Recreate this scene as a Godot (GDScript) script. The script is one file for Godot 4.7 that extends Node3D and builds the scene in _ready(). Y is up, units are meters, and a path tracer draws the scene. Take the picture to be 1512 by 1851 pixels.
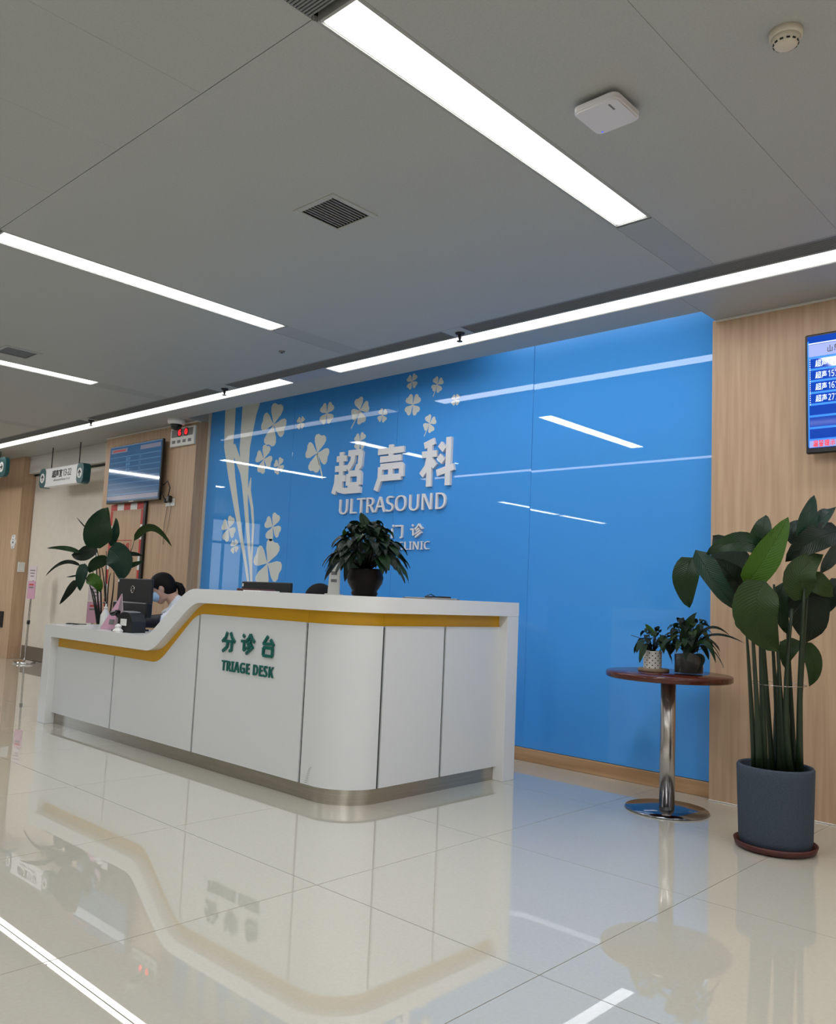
extends Node3D
# Hospital ultrasound reception. Metres, y up. The blue glass wall runs along x at z = -5.2; the camera stands at x = z = 0.

const CEIL := 3.015
const ZB := -5.2          # face of the blue glass
const ZW := -5.12         # face of the oak cladding
const ZC := -5.055         # face of the oak column
const DX0 := -7.08        # desk: left end
const DZF := -3.15        # desk: plane of the front panels
const DXR := -3.40        # desk: plane of the side panels
const DR := 0.27          # desk: corner radius
const DZE := -4.60        # desk: far end of the side
const HI := 1.147         # desk: high counter
const LO := 0.80          # desk: low counter

const RIGHT_LEAVES = [
	[Vector3(-1.901, 1.417, -4.102), Vector3(-1.919, 1.296, -4.061), Vector3(-1.930, 1.161, -4.139), Vector3(0.252, -0.164, 0.954), 0.142, 0],
	[Vector3(-1.854, 1.451, -4.031), Vector3(-1.774, 1.294, -4.087), Vector3(-1.711, 1.152, -4.234), Vector3(0.875, 0.097, 0.474), 0.136, 3],
	[Vector3(-1.577, 1.449, -4.263), Vector3(-1.678, 1.494, -4.121), Vector3(-1.818, 1.425, -4.068), Vector3(0.585, 0.286, 0.759), 0.113, 0],
	[Vector3(-1.730, 1.284, -4.350), Vector3(-1.766, 1.426, -4.254), Vector3(-1.852, 1.539, -4.227), Vector3(0.074, -0.402, 0.913), 0.228, 4],
	[Vector3(-1.711, 1.249, -4.303), Vector3(-1.749, 1.334, -4.214), Vector3(-1.825, 1.417, -4.201), Vector3(0.704, 0.045, 0.709), 0.136, 5],
	[Vector3(-1.670, 1.460, -4.340), Vector3(-1.634, 1.560, -4.318), Vector3(-1.635, 1.653, -4.373), Vector3(0.143, 0.142, 0.979), 0.115, 0],
	[Vector3(-1.658, 1.278, -4.170), Vector3(-1.557, 1.444, -4.200), Vector3(-1.497, 1.631, -4.299), Vector3(0.635, -0.008, 0.772), 0.156, 2],
	[Vector3(-1.562, 1.308, -4.173), Vector3(-1.589, 1.129, -4.132), Vector3(-1.531, 0.967, -4.277), Vector3(0.227, -0.266, 0.937), 0.226, 1],
	[Vector3(-1.469, 1.510, -4.424), Vector3(-1.436, 1.624, -4.397), Vector3(-1.425, 1.756, -4.458), Vector3(0.639, -0.007, 0.769), 0.107, 3],
	[Vector3(-1.503, 1.508, -4.475), Vector3(-1.519, 1.571, -4.411), Vector3(-1.501, 1.635, -4.487), Vector3(0.332, 0.082, 0.940), 0.072, 4],
	[Vector3(-1.474, 1.520, -4.446), Vector3(-1.405, 1.612, -4.456), Vector3(-1.352, 1.705, -4.562), Vector3(0.167, 0.441, 0.882), 0.086, 3],
	[Vector3(-1.439, 1.621, -4.547), Vector3(-1.407, 1.658, -4.530), Vector3(-1.401, 1.700, -4.599), Vector3(0.525, 0.279, 0.804), 0.072, 4],
	[Vector3(-1.315, 1.576, -4.518), Vector3(-1.412, 1.518, -4.394), Vector3(-1.533, 1.411, -4.365), Vector3(0.390, 0.295, 0.872), 0.150, 5],
	[Vector3(-1.438, 1.232, -4.382), Vector3(-1.445, 1.349, -4.318), Vector3(-1.376, 1.454, -4.436), Vector3(0.445, 0.093, 0.891), 0.168, 1],
	[Vector3(-1.443, 1.331, -4.405), Vector3(-1.385, 1.300, -4.422), Vector3(-1.355, 1.250, -4.525), Vector3(0.802, -0.022, 0.596), 0.119, 1],
	[Vector3(-1.512, 1.304, -4.454), Vector3(-1.462, 1.156, -4.480), Vector3(-1.489, 1.010, -4.544), Vector3(0.640, -0.179, 0.747), 0.237, 5],
	[Vector3(-1.543, 1.311, -4.369), Vector3(-1.549, 1.167, -4.342), Vector3(-1.541, 1.046, -4.435), Vector3(-0.083, -0.240, 0.967), 0.092, 0],
	[Vector3(-1.357, 1.343, -4.621), Vector3(-1.375, 1.256, -4.575), Vector3(-1.416, 1.161, -4.619), Vector3(0.271, -0.077, 0.960), 0.095, 5],
	[Vector3(-1.329, 1.520, -4.582), Vector3(-1.363, 1.443, -4.519), Vector3(-1.423, 1.360, -4.543), Vector3(0.694, -0.248, 0.676), 0.090, 4],
	[Vector3(-1.481, 1.012, -4.455), Vector3(-1.434, 0.911, -4.472), Vector3(-1.472, 0.791, -4.522), Vector3(0.493, -0.234, 0.838), 0.091, 1],
	[Vector3(-1.492, 1.016, -4.472), Vector3(-1.532, 0.970, -4.400), Vector3(-1.562, 0.873, -4.454), Vector3(-0.167, 0.200, 0.965), 0.109, 1],
	[Vector3(-1.666, 1.067, -4.233), Vector3(-1.686, 1.082, -4.172), Vector3(-1.721, 1.107, -4.204), Vector3(0.595, 0.249, 0.764), 0.036, 0],
]
const RIGHT_STEMS = [
	[Vector3(-1.678, 0.360, -4.348), Vector3(-1.670, 0.716, -4.278), Vector3(-1.674, 1.067, -4.226), 0.030],
	[Vector3(-1.648, 0.362, -4.335), Vector3(-1.630, 0.722, -4.246), Vector3(-1.633, 1.129, -4.186), 0.034],
	[Vector3(-1.643, 0.356, -4.389), Vector3(-1.632, 0.768, -4.321), Vector3(-1.624, 1.211, -4.266), 0.036],
	[Vector3(-1.634, 0.349, -4.465), Vector3(-1.645, 0.761, -4.419), Vector3(-1.652, 1.295, -4.339), 0.030],
	[Vector3(-1.630, 0.345, -4.503), Vector3(-1.630, 0.656, -4.503), Vector3(-1.598, 1.010, -4.484), 0.026],
	[Vector3(-1.615, 0.344, -4.491), Vector3(-1.617, 0.711, -4.467), Vector3(-1.621, 1.215, -4.392), 0.030],
	[Vector3(-1.564, 0.358, -4.446), Vector3(-1.557, 0.723, -4.369), Vector3(-1.561, 1.295, -4.285), 0.030],
	[Vector3(-1.540, 0.356, -4.453), Vector3(-1.531, 0.726, -4.366), Vector3(-1.492, 1.178, -4.339), 0.038],
	[Vector3(-1.545, 0.351, -4.532), Vector3(-1.549, 0.717, -4.488), Vector3(-1.547, 1.361, -4.399), 0.030],
	[Vector3(-1.501, 0.366, -4.471), Vector3(-1.469, 0.831, -4.382), Vector3(-1.436, 1.280, -4.350), 0.034],
	[Vector3(-1.522, 0.365, -4.494), Vector3(-1.477, 0.878, -4.436), Vector3(-1.439, 1.292, -4.414), 0.024],
	[Vector3(-1.593, 0.355, -4.470), Vector3(-1.589, 0.564, -4.444), Vector3(-1.588, 0.788, -4.414), 0.036],
]
const LEFT_LEAVES = [
	[Vector3(-7.850, 1.496, -3.897), Vector3(-7.831, 1.686, -3.847), Vector3(-7.800, 1.899, -3.915), Vector3(0.927, -0.099, 0.362), 0.290, 0],
	[Vector3(-7.854, 1.522, -4.000), Vector3(-7.786, 1.671, -4.001), Vector3(-7.823, 1.805, -4.016), Vector3(0.993, -0.111, -0.048), 0.097, 0],
	[Vector3(-8.050, 1.448, -3.786), Vector3(-8.128, 1.482, -3.667), Vector3(-8.304, 1.476, -3.572), Vector3(0.628, 0.341, 0.700), 0.055, 0],
	[Vector3(-7.973, 1.517, -3.917), Vector3(-8.036, 1.436, -3.828), Vector3(-8.178, 1.423, -3.766), Vector3(0.580, 0.043, 0.814), 0.154, 5],
	[Vector3(-7.796, 1.398, -3.961), Vector3(-7.861, 1.346, -3.867), Vector3(-7.957, 1.252, -3.859), Vector3(0.726, -0.413, 0.550), 0.132, 0],
	[Vector3(-7.764, 1.484, -3.937), Vector3(-7.656, 1.383, -4.012), Vector3(-7.707, 1.192, -4.060), Vector3(0.796, -0.093, 0.598), 0.274, 3],
	[Vector3(-7.743, 1.443, -4.073), Vector3(-7.633, 1.456, -4.133), Vector3(-7.615, 1.441, -4.220), Vector3(0.754, -0.034, 0.656), 0.047, 5],
	[Vector3(-7.748, 1.313, -4.087), Vector3(-7.637, 1.354, -4.143), Vector3(-7.610, 1.392, -4.232), Vector3(0.751, -0.112, 0.651), 0.056, 0],
	[Vector3(-7.675, 1.583, -4.145), Vector3(-7.512, 1.723, -4.236), Vector3(-7.421, 1.547, -4.415), Vector3(0.647, -0.382, 0.660), 0.084, 1],
	[Vector3(-8.048, 1.318, -3.806), Vector3(-8.140, 1.343, -3.675), Vector3(-8.325, 1.202, -3.591), Vector3(0.565, 0.152, 0.811), 0.042, 5],
	[Vector3(-7.955, 1.342, -3.807), Vector3(-7.961, 1.211, -3.778), Vector3(-8.021, 1.075, -3.810), Vector3(0.872, -0.222, 0.437), 0.112, 3],
	[Vector3(-8.072, 1.227, -3.796), Vector3(-8.084, 1.213, -3.746), Vector3(-8.174, 1.204, -3.731), Vector3(0.552, -0.126, 0.825), 0.017, 5],
	[Vector3(-8.077, 1.178, -3.798), Vector3(-8.102, 1.078, -3.747), Vector3(-8.234, 0.932, -3.714), Vector3(0.653, -0.162, 0.740), 0.082, 5],
	[Vector3(-7.986, 1.195, -3.840), Vector3(-7.887, 1.172, -3.894), Vector3(-7.905, 1.068, -3.961), Vector3(0.897, 0.193, 0.398), 0.132, 2],
	[Vector3(-7.980, 1.669, -3.820), Vector3(-7.993, 1.729, -3.758), Vector3(-8.080, 1.795, -3.736), Vector3(0.759, 0.188, 0.624), 0.013, 5],
]
const LEFT_STEMS = [
	[Vector3(-7.935, 0.692, -3.999), Vector3(-7.935, 1.062, -3.947), Vector3(-7.933, 1.468, -3.892), 0.020],
	[Vector3(-7.954, 0.691, -4.023), Vector3(-7.959, 1.156, -3.981), Vector3(-7.970, 1.490, -3.923), 0.018],
	[Vector3(-7.884, 0.695, -4.022), Vector3(-7.848, 1.065, -3.986), Vector3(-7.828, 1.472, -3.948), 0.020],
	[Vector3(-7.917, 0.693, -4.048), Vector3(-7.922, 1.157, -4.001), Vector3(-7.948, 1.360, -3.948), 0.016],
	[Vector3(-7.887, 0.695, -4.043), Vector3(-7.858, 1.112, -4.012), Vector3(-7.832, 1.262, -4.015), 0.016],
	[Vector3(-7.909, 0.694, -4.064), Vector3(-7.873, 1.068, -4.073), Vector3(-7.858, 1.273, -4.058), 0.018],
	[Vector3(-7.919, 0.693, -3.981), Vector3(-7.918, 1.015, -3.914), Vector3(-7.949, 1.105, -3.873), 0.020],
	[Vector3(-7.911, 0.693, -3.972), Vector3(-7.918, 1.060, -3.881), Vector3(-7.959, 1.213, -3.821), 0.016],
	[Vector3(-7.921, 0.693, -4.011), Vector3(-7.945, 1.153, -3.925), Vector3(-7.980, 1.299, -3.871), 0.014],
	[Vector3(-7.751, 1.351, -4.095), Vector3(-7.699, 1.484, -4.136), Vector3(-7.675, 1.583, -4.145), 0.010],
]


# strokes of the characters, on a grid of 100 (y down)
const GLYPH := {
	"超": [[25,5,25,44],[8,20,43,20],[4,42,46,42],[26,44,26,90],[27,65,44,65],[12,55,11,75,2,98],[10,78,22,89,40,93,98,93],[50,10,94,10,92,40,84,44,78,42],[68,10,66,28,50,46],[54,56,54,82],[54,56,92,56,92,82],[54,82,92,82]],
	"声": [[50,2,50,30],[8,15,92,15],[16,32,84,32],[18,48,86,48,86,72],[18,48,18,72,6,98],[18,72,86,72],[52,48,52,72]],
	"科": [[40,6,10,14],[4,32,48,32],[27,12,27,98],[26,36,20,58,4,74],[30,44,44,58],[56,14,70,26],[54,38,68,50],[50,72,98,62],[82,2,82,98]],
	"专": [[16,16,84,16],[4,40,96,40],[46,3,34,62,78,62,56,86],[32,74,62,96]],
	"家": [[50,2,50,12],[8,28,8,16,92,16,92,28],[24,32,78,32],[52,32,30,48,8,56],[36,46,54,62,56,88,40,96],[46,56,10,74],[52,68,12,90],[82,42,60,56],[58,56,94,88]],
	"门": [[14,6,26,18],[12,28,12,96],[38,12,90,12,90,92,76,94]],
	"诊": [[14,8,26,18],[4,38,24,38,24,80,36,72],[66,4,54,24,38,38],[66,4,78,22,96,38],[70,34,46,50],[78,48,44,70],[88,60,42,94]],
	"分": [[38,4,28,28,4,50],[62,4,74,28,96,48],[22,46,76,46,72,88,58,92],[46,46,40,74,10,96]],
	"台": [[46,4,18,40,82,36],[64,18,88,44],[20,56,20,92],[20,56,80,56,80,92],[20,92,80,92]],
	"室": [[50,2,50,10],[8,26,8,14,92,14,92,26],[24,30,78,30],[46,30,28,52,76,48],[62,38,82,56],[50,52,50,92],[22,70,78,70],[6,94,94,94]],
	"山": [[50,8,50,88],[12,36,12,90,88,90],[88,36,88,90]],
	"东": [[10,20,90,20],[46,4,22,52,84,52],[54,36,54,92,40,90],[30,66,12,88],[72,64,90,86]],
	"消": [[10,8,22,18],[4,36,18,46],[6,92,22,62],[64,4,64,36],[40,12,48,28],[90,10,80,28],[42,38,42,96],[42,38,88,38,88,92,76,94],[42,56,88,56],[42,74,88,74]],
	"火": [[22,26,14,48],[82,24,68,46],[50,4,50,40,34,72,8,96],[50,44,66,74,94,96]],
	"栓": [[24,4,24,98],[4,28,44,28],[24,32,4,66],[26,40,42,54],[68,4,44,38],[68,4,98,36],[52,48,88,48],[54,68,86,68],[70,48,70,92],[44,92,98,92]],
	"温": [[10,8,22,18],[4,36,18,46],[6,92,22,62],[38,8,38,48],[38,8,86,8,86,48],[38,48,86,48],[38,28,86,28],[34,60,90,60,90,92],[34,60,34,92],[52,60,52,92],[72,60,72,92],[24,94,98,94]],
	"馨": [[8,10,46,10],[26,2,26,28],[10,28,44,28],[54,8,90,8],[56,26,94,26],[74,8,70,26],[6,50,94,50],[50,38,50,62],[48,52,14,66],[52,52,86,66],[28,70,28,97],[28,70,74,70,74,97],[28,97,74,97],[28,84,74,84]],
	"提": [[6,24,38,24],[22,4,22,90,10,88],[4,62,38,50],[48,8,48,42],[48,8,88,8,88,42],[48,42,88,42],[48,24,88,24],[40,54,96,54],[68,54,68,90],[68,72,92,72],[50,66,36,96],[48,78,66,92,98,94]],
	"示": [[22,14,78,14],[6,40,94,40],[50,40,50,92,38,90],[28,56,10,84],[72,56,92,82]],
}

var used := {}
var M := {}
var rng := RandomNumberGenerator.new()
var sans: Font
var sans_bold: Font

# ---------------------------------------------------------------- helpers
func numbered(n: String) -> String:
	if not used.has(n):
		used[n] = 0
		return n
	used[n] += 1
	return "%s_%03d" % [n, used[n]]

func thing(called: String, label: String, category: String, at := Vector3.ZERO, turn := 0.0, group := "") -> Node3D:
	var o := Node3D.new()
	o.name = numbered(called)
	add_child(o)
	o.position = at
	o.rotation.y = turn
	o.set_meta("label", label)
	o.set_meta("category", category)
	if group:
		o.set_meta("group", group)
	return o

func struct_root(called: String) -> Node3D:
	var o := Node3D.new()
	o.name = called
	add_child(o)
	o.set_meta("kind", "structure")
	return o

func put(called: String, mesh: Mesh, mat: Material, parent: Node3D, at := Vector3.ZERO, rot := Vector3.ZERO) -> MeshInstance3D:
	var o := MeshInstance3D.new()
	o.name = called
	o.mesh = mesh
	o.material_override = mat
	o.position = at
	o.rotation = rot
	o.cast_shadow = GeometryInstance3D.SHADOW_CASTING_SETTING_ON
	var n := 1
	while parent.has_node(NodePath(o.name)):
		o.name = "%s_%03d" % [called, n]
		n += 1
	parent.add_child(o, true)
	return o

func new_st(smooth := false) -> SurfaceTool:
	var st := SurfaceTool.new()
	st.begin(Mesh.PRIMITIVE_TRIANGLES)
	st.set_smooth_group(0 if smooth else -1)
	return st

func done(st: SurfaceTool) -> ArrayMesh:
	st.generate_normals()
	return st.commit()

# a triangle seen from the side that «out» points to (front faces run clockwise)
func tri(st: SurfaceTool, a: Vector3, b: Vector3, c: Vector3, out: Vector3) -> void:
	if (b - a).cross(c - a).dot(out) > 0.0:
		st.add_vertex(a); st.add_vertex(c); st.add_vertex(b)
	else:
		st.add_vertex(a); st.add_vertex(b); st.add_vertex(c)

func quad(st: SurfaceTool, a: Vector3, b: Vector3, c: Vector3, d: Vector3, out: Vector3) -> void:
	tri(st, a, b, c, out)
	tri(st, a, c, d, out)

# a box with chamfered edges
func add_box(st: SurfaceTool, c: Vector3, s: Vector3, bev := 0.0) -> void:
	var h := s * 0.5
	var b := minf(bev, minf(h.x, minf(h.y, h.z)) * 0.9)
	if b <= 0.0:
		for ax in 3:
			for sg in [-1.0, 1.0]:
				var n := Vector3.ZERO
				n[ax] = sg
				var u := Vector3.ZERO
				var v := Vector3.ZERO
				u[(ax + 1) % 3] = h[(ax + 1) % 3]
				v[(ax + 2) % 3] = h[(ax + 2) % 3]
				var o := c + n * h[ax]
				quad(st, o - u - v, o + u - v, o + u + v, o - u + v, n)
		return
	var P := func(sx: float, sy: float, sz: float, ax: int) -> Vector3:
		var sv := Vector3(sx, sy, sz)
		var r := Vector3(sx * (h.x - b), sy * (h.y - b), sz * (h.z - b))
		r[ax] = sv[ax] * h[ax]
		return c + r
	for ax in 3:
		for sg in [-1.0, 1.0]:
			var n := Vector3.ZERO
			n[ax] = sg
			var ps := []
			for q in [[-1, -1], [1, -1], [1, 1], [-1, 1]]:
				var sv := Vector3.ZERO
				sv[ax] = sg
				sv[(ax + 1) % 3] = q[0]
				sv[(ax + 2) % 3] = q[1]
				ps.append(P.call(sv.x, sv.y, sv.z, ax))
			quad(st, ps[0], ps[1], ps[2], ps[3], n)
	for ax in 3:   # edges along ax
		var u := (ax + 1) % 3
		var v := (ax + 2) % 3
		for su in [-1.0, 1.0]:
			for sv2 in [-1.0, 1.0]:
				var lo := Vector3.ZERO
				lo[ax] = -1.0
				lo[u] = su
				lo[v] = sv2
				var hi := lo
				hi[ax] = 1.0
				var n := Vector3.ZERO
				n[u] = su
				n[v] = sv2
				quad(st, P.call(lo.x, lo.y, lo.z, u), P.call(hi.x, hi.y, hi.z, u), P.call(hi.x, hi.y, hi.z, v), P.call(lo.x, lo.y, lo.z, v), n)
	for sx in [-1.0, 1.0]:
		for sy in [-1.0, 1.0]:
			for sz in [-1.0, 1.0]:
				tri(st, P.call(sx, sy, sz, 0), P.call(sx, sy, sz, 1), P.call(sx, sy, sz, 2), Vector3(sx, sy, sz))

func box(s: Vector3, bev := 0.0, c := Vector3.ZERO) -> ArrayMesh:
	var st := new_st()
	add_box(st, c, s, bev)
	return done(st)

# box given by its two corners
func span(a: Vector3, b: Vector3, bev := 0.0) -> ArrayMesh:
	return box((b - a).abs(), bev, (a + b) * 0.5)

# profile [(radius, height) ...] turned round y
func lathe(profile: Array, seg := 32, smooth := true) -> ArrayMesh:
	var st := new_st(smooth)
	add_lathe(st, profile, seg)
	return done(st)

func add_lathe(st: SurfaceTool, profile: Array, seg := 32, at := Vector3.ZERO) -> void:
	for i in profile.size() - 1:
		var p: Vector2 = profile[i]
		var q: Vector2 = profile[i + 1]
		var nrm := Vector2(q.y - p.y, -(q.x - p.x))
		for k in seg:
			var a := TAU * k / seg
			var b := TAU * (k + 1) / seg
			var da := Vector3(cos(a), 0, sin(a))
			var db := Vector3(cos(b), 0, sin(b))
			var out := (da + db) * 0.5 * nrm.x + Vector3.UP * nrm.y
			var p0 := at + da * p.x + Vector3.UP * p.y
			var p1 := at + db * p.x + Vector3.UP * p.y
			var q0 := at + da * q.x + Vector3.UP * q.y
			var q1 := at + db * q.x + Vector3.UP * q.y
			if p.x > 1e-5:
				tri(st, p0, p1, q1, out)
			if q.x > 1e-5:
				tri(st, p0, q1, q0, out)

# round bar along points, with a radius for each
func add_tube(st: SurfaceTool, pts: Array, radii: Array, sides := 8) -> void:
	var rings := []
	var ref := Vector3.UP
	for i in pts.size():
		var t: Vector3 = (pts[mini(i + 1, pts.size() - 1)] - pts[maxi(i - 1, 0)]).normalized()
		if absf(t.dot(ref)) > 0.95:
			ref = Vector3.RIGHT if absf(t.x) < 0.9 else Vector3.BACK
		var u := t.cross(ref).normalized()
		var v := u.cross(t).normalized()
		ref = v
		var ring := []
		for k in sides:
			var a := TAU * k / sides
			ring.append(pts[i] + (u * cos(a) + v * sin(a)) * radii[mini(i, radii.size() - 1)])
		rings.append(ring)
	for i in rings.size() - 1:
		for k in sides:
			var k2 := (k + 1) % sides
			var out: Vector3 = rings[i][k] + rings[i][k2] + rings[i + 1][k] + rings[i + 1][k2] - 2.0 * pts[i] - 2.0 * pts[i + 1]
			quad(st, rings[i][k], rings[i][k2], rings[i + 1][k2], rings[i + 1][k], out)
	for e in [0, rings.size() - 1]:
		var out: Vector3 = pts[0] - pts[1] if e == 0 else pts[e] - pts[e - 1]
		for k in sides:
			tri(st, pts[e], rings[e][k], rings[e][(k + 1) % sides], out)

func tube(pts: Array, radii: Array, sides := 8) -> ArrayMesh:
	var st := new_st(true)
	add_tube(st, pts, radii, sides)
	return done(st)

func bez(a: Vector3, m: Vector3, b: Vector3, t: float) -> Vector3:   # passes through m half-way
	var c := 2.0 * m - 0.5 * (a + b)
	return a * (1 - t) * (1 - t) + c * 2.0 * t * (1 - t) + b * t * t

# polygon (x right, y up) pushed out to z = depth
func add_extrude(st: SurfaceTool, poly: PackedVector2Array, z0: float, z1: float) -> void:
	if Geometry2D.is_polygon_clockwise(poly):
		poly.reverse()
	var idx := Geometry2D.triangulate_polygon(poly)
	for i in range(0, idx.size(), 3):
		for e in [[z0, -1.0], [z1, 1.0]]:
			var p := []
			for k in 3:
				p.append(Vector3(poly[idx[i + k]].x, poly[idx[i + k]].y, e[0]))
			tri(st, p[0], p[1], p[2], Vector3(0, 0, e[1] * signf(z1 - z0)))
	for i in poly.size():
		var a := poly[i]
		var b := poly[(i + 1) % poly.size()]
		quad(st, Vector3(a.x, a.y, z0), Vector3(b.x, b.y, z0), Vector3(b.x, b.y, z1), Vector3(a.x, a.y, z1), Vector3(b.y - a.y, -(b.x - a.x), 0))

func extrude(poly: PackedVector2Array, z0: float, z1: float) -> ArrayMesh:
	var st := new_st()
	add_extrude(st, poly, z0, z1)
	return done(st)

func round_rect(w: float, h: float, r: float, n := 5) -> PackedVector2Array:
	var p := PackedVector2Array()
	for q in [[1, 1, 0.0], [-1, 1, PI / 2], [-1, -1, PI], [1, -1, PI * 1.5]]:
		for k in n + 1:
			var a: float = q[2] + PI / 2 * k / n
			p.append(Vector2(q[0] * (w / 2 - r) + cos(a) * r, q[1] * (h / 2 - r) + sin(a) * r))
	return p

# one character of rounded strokes, size h, its lower left corner at the origin
func glyph(ch: String, w: float, h: float, thick: float, z1: float) -> ArrayMesh:
	var st := new_st()
	var i_stroke := 0
	for s in GLYPH[ch]:
		i_stroke += 1
		var lift := i_stroke * minf(0.0005, z1 * 0.03)
		var line := PackedVector2Array()
		for i in range(0, s.size(), 2):
			line.append(Vector2(s[i] / 100.0 * w, (1.0 - s[i + 1] / 100.0) * h))
		for poly in Geometry2D.offset_polyline(line, thick / 2, Geometry2D.JOIN_ROUND, Geometry2D.END_ROUND):
			if not Geometry2D.is_polygon_clockwise(poly):
				poly = thin_out(poly, thick * 0.08)
				add_extrude(st, poly, -lift, z1 + lift)
	return done(st)

func thin_out(poly: PackedVector2Array, least: float) -> PackedVector2Array:
	var r := PackedVector2Array()
	for p in poly:
		if r.is_empty() or r[-1].distance_to(p) > least:
			r.append(p)
	return r

func han(text: String, parent: Node3D, at: Vector3, w: float, h: float, step: float, thick: float, depth: float, mat: Material, called := "character") -> void:
	for i in text.length():
		var ch := text[i]
		if GLYPH.has(ch):
			put(called, glyph(ch, w, h, thick, depth), mat, parent, at + Vector3(step * i, 0, 0))

# latin letters, each a mesh of its own; «wide» stretches the word to that width
func latin(text: String, parent: Node3D, at: Vector3, cap: float, wide: float, depth: float, mat: Material, bold := false, called := "letter") -> void:
	var f := sans_bold if bold else sans
	var fs := 64
	var px := cap / (0.714 * fs)
	var total := f.get_string_size(text, HORIZONTAL_ALIGNMENT_LEFT, -1, fs).x * px
	var k := wide / total
	for i in text.length():
		if text[i] == " ":
			continue
		var t := TextMesh.new()
		t.font = f
		t.font_size = fs
		t.pixel_size = px
		t.depth = depth
		t.text = text[i]
		t.horizontal_alignment = HORIZONTAL_ALIGNMENT_LEFT
		t.vertical_alignment = VERTICAL_ALIGNMENT_BOTTOM
		t.curve_step = 2.0
		var o := put(called, t, mat, parent)
		var desc := f.get_descent(fs) * px
		o.scale.x = k
		o.position = at + Vector3(f.get_string_size(text.substr(0, i), HORIZONTAL_ALIGNMENT_LEFT, -1, fs).x * px * k, -desc, depth / 2)

# ---------------------------------------------------------------- materials
func mat(c: Color, rough := 0.6, metal := 0.0, spec := 0.5) -> StandardMaterial3D:
	var m := StandardMaterial3D.new()
	m.albedo_color = c
	m.roughness = rough
	m.metallic = metal
	m.metallic_specular = spec
	return m

func noise_tex(freq: float, a: Color, b: Color, octaves := 4, seed_ := 1, size := 512, kind := FastNoiseLite.TYPE_SIMPLEX_SMOOTH, lo := 0.0, hi := 1.0) -> NoiseTexture2D:
	var n := FastNoiseLite.new()
	n.seed = seed_
	n.noise_type = kind
	n.frequency = freq
	n.fractal_octaves = octaves
	var t := NoiseTexture2D.new()
	t.width = size
	t.height = size
	t.seamless = true
	t.noise = n
	var g := Gradient.new()
	g.set_color(0, a)
	g.set_color(1, b)
	g.set_offset(0, lo)
	g.set_offset(1, hi)
	t.color_ramp = g
	return t

func grained(a: Color, b: Color, freq: float, scale: Vector3, rough: float, seed_ := 1, spec := 0.5, octaves := 4, lo := 0.0, hi := 1.0) -> StandardMaterial3D:
	var m := mat(Color.WHITE, rough, 0.0, spec)
	m.albedo_texture = noise_tex(freq, a, b, octaves, seed_, 512, FastNoiseLite.TYPE_SIMPLEX_SMOOTH, lo, hi)
	m.uv1_triplanar = true
	m.uv1_world_triplanar = true
	m.uv1_scale = scale
	return m

func glow(c: Color, e: float) -> StandardMaterial3D:
	var m := mat(c, 0.4)
	m.emission_enabled = true
	m.emission = c
	m.emission_energy_multiplier = e
	return m

func leaf_mat(c: Color, rough: float, veins: Texture2D) -> StandardMaterial3D:
	var m := mat(c, rough, 0.0, 0.35)
	m.heightmap_enabled = true
	m.heightmap_texture = veins
	m.heightmap_scale = 0.35
	m.backlight_enabled = true
	m.backlight = Color(c.r * 0.5, c.g * 0.55, c.b * 0.3)
	return m

func vein_texture() -> ImageTexture:
	var im := Image.create(128, 256, false, Image.FORMAT_RGB8)
	for y in 256:
		for x in 128:
			var u := absf(x / 127.0 - 0.5) * 2.0
			var v := y / 255.0
			var r := 0.5 + 0.5 * sin((v * 22.0 - u * 5.0) * TAU)
			var h := 0.6 + 0.25 * r - 0.5 * exp(-u * u * 900.0)
			im.set_pixel(x, y, Color(h, h, h))
	return ImageTexture.create_from_image(im)

func triangle_print() -> ImageTexture:
	var im := Image.create(64, 64, false, Image.FORMAT_RGB8)
	im.fill(Color(0.80, 0.79, 0.77))
	for cell in [[16, 8], [48, 40], [-16, 40], [80, 8]]:
		for y in 20:
			var half := int(y * 0.52)
			for x in range(-half, half + 1):
				var px: int = cell[0] + x
				if px >= 0 and px < 64:
					im.set_pixel(px, cell[1] + y, Color(0.03, 0.03, 0.035))
	return ImageTexture.create_from_image(im)

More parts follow.
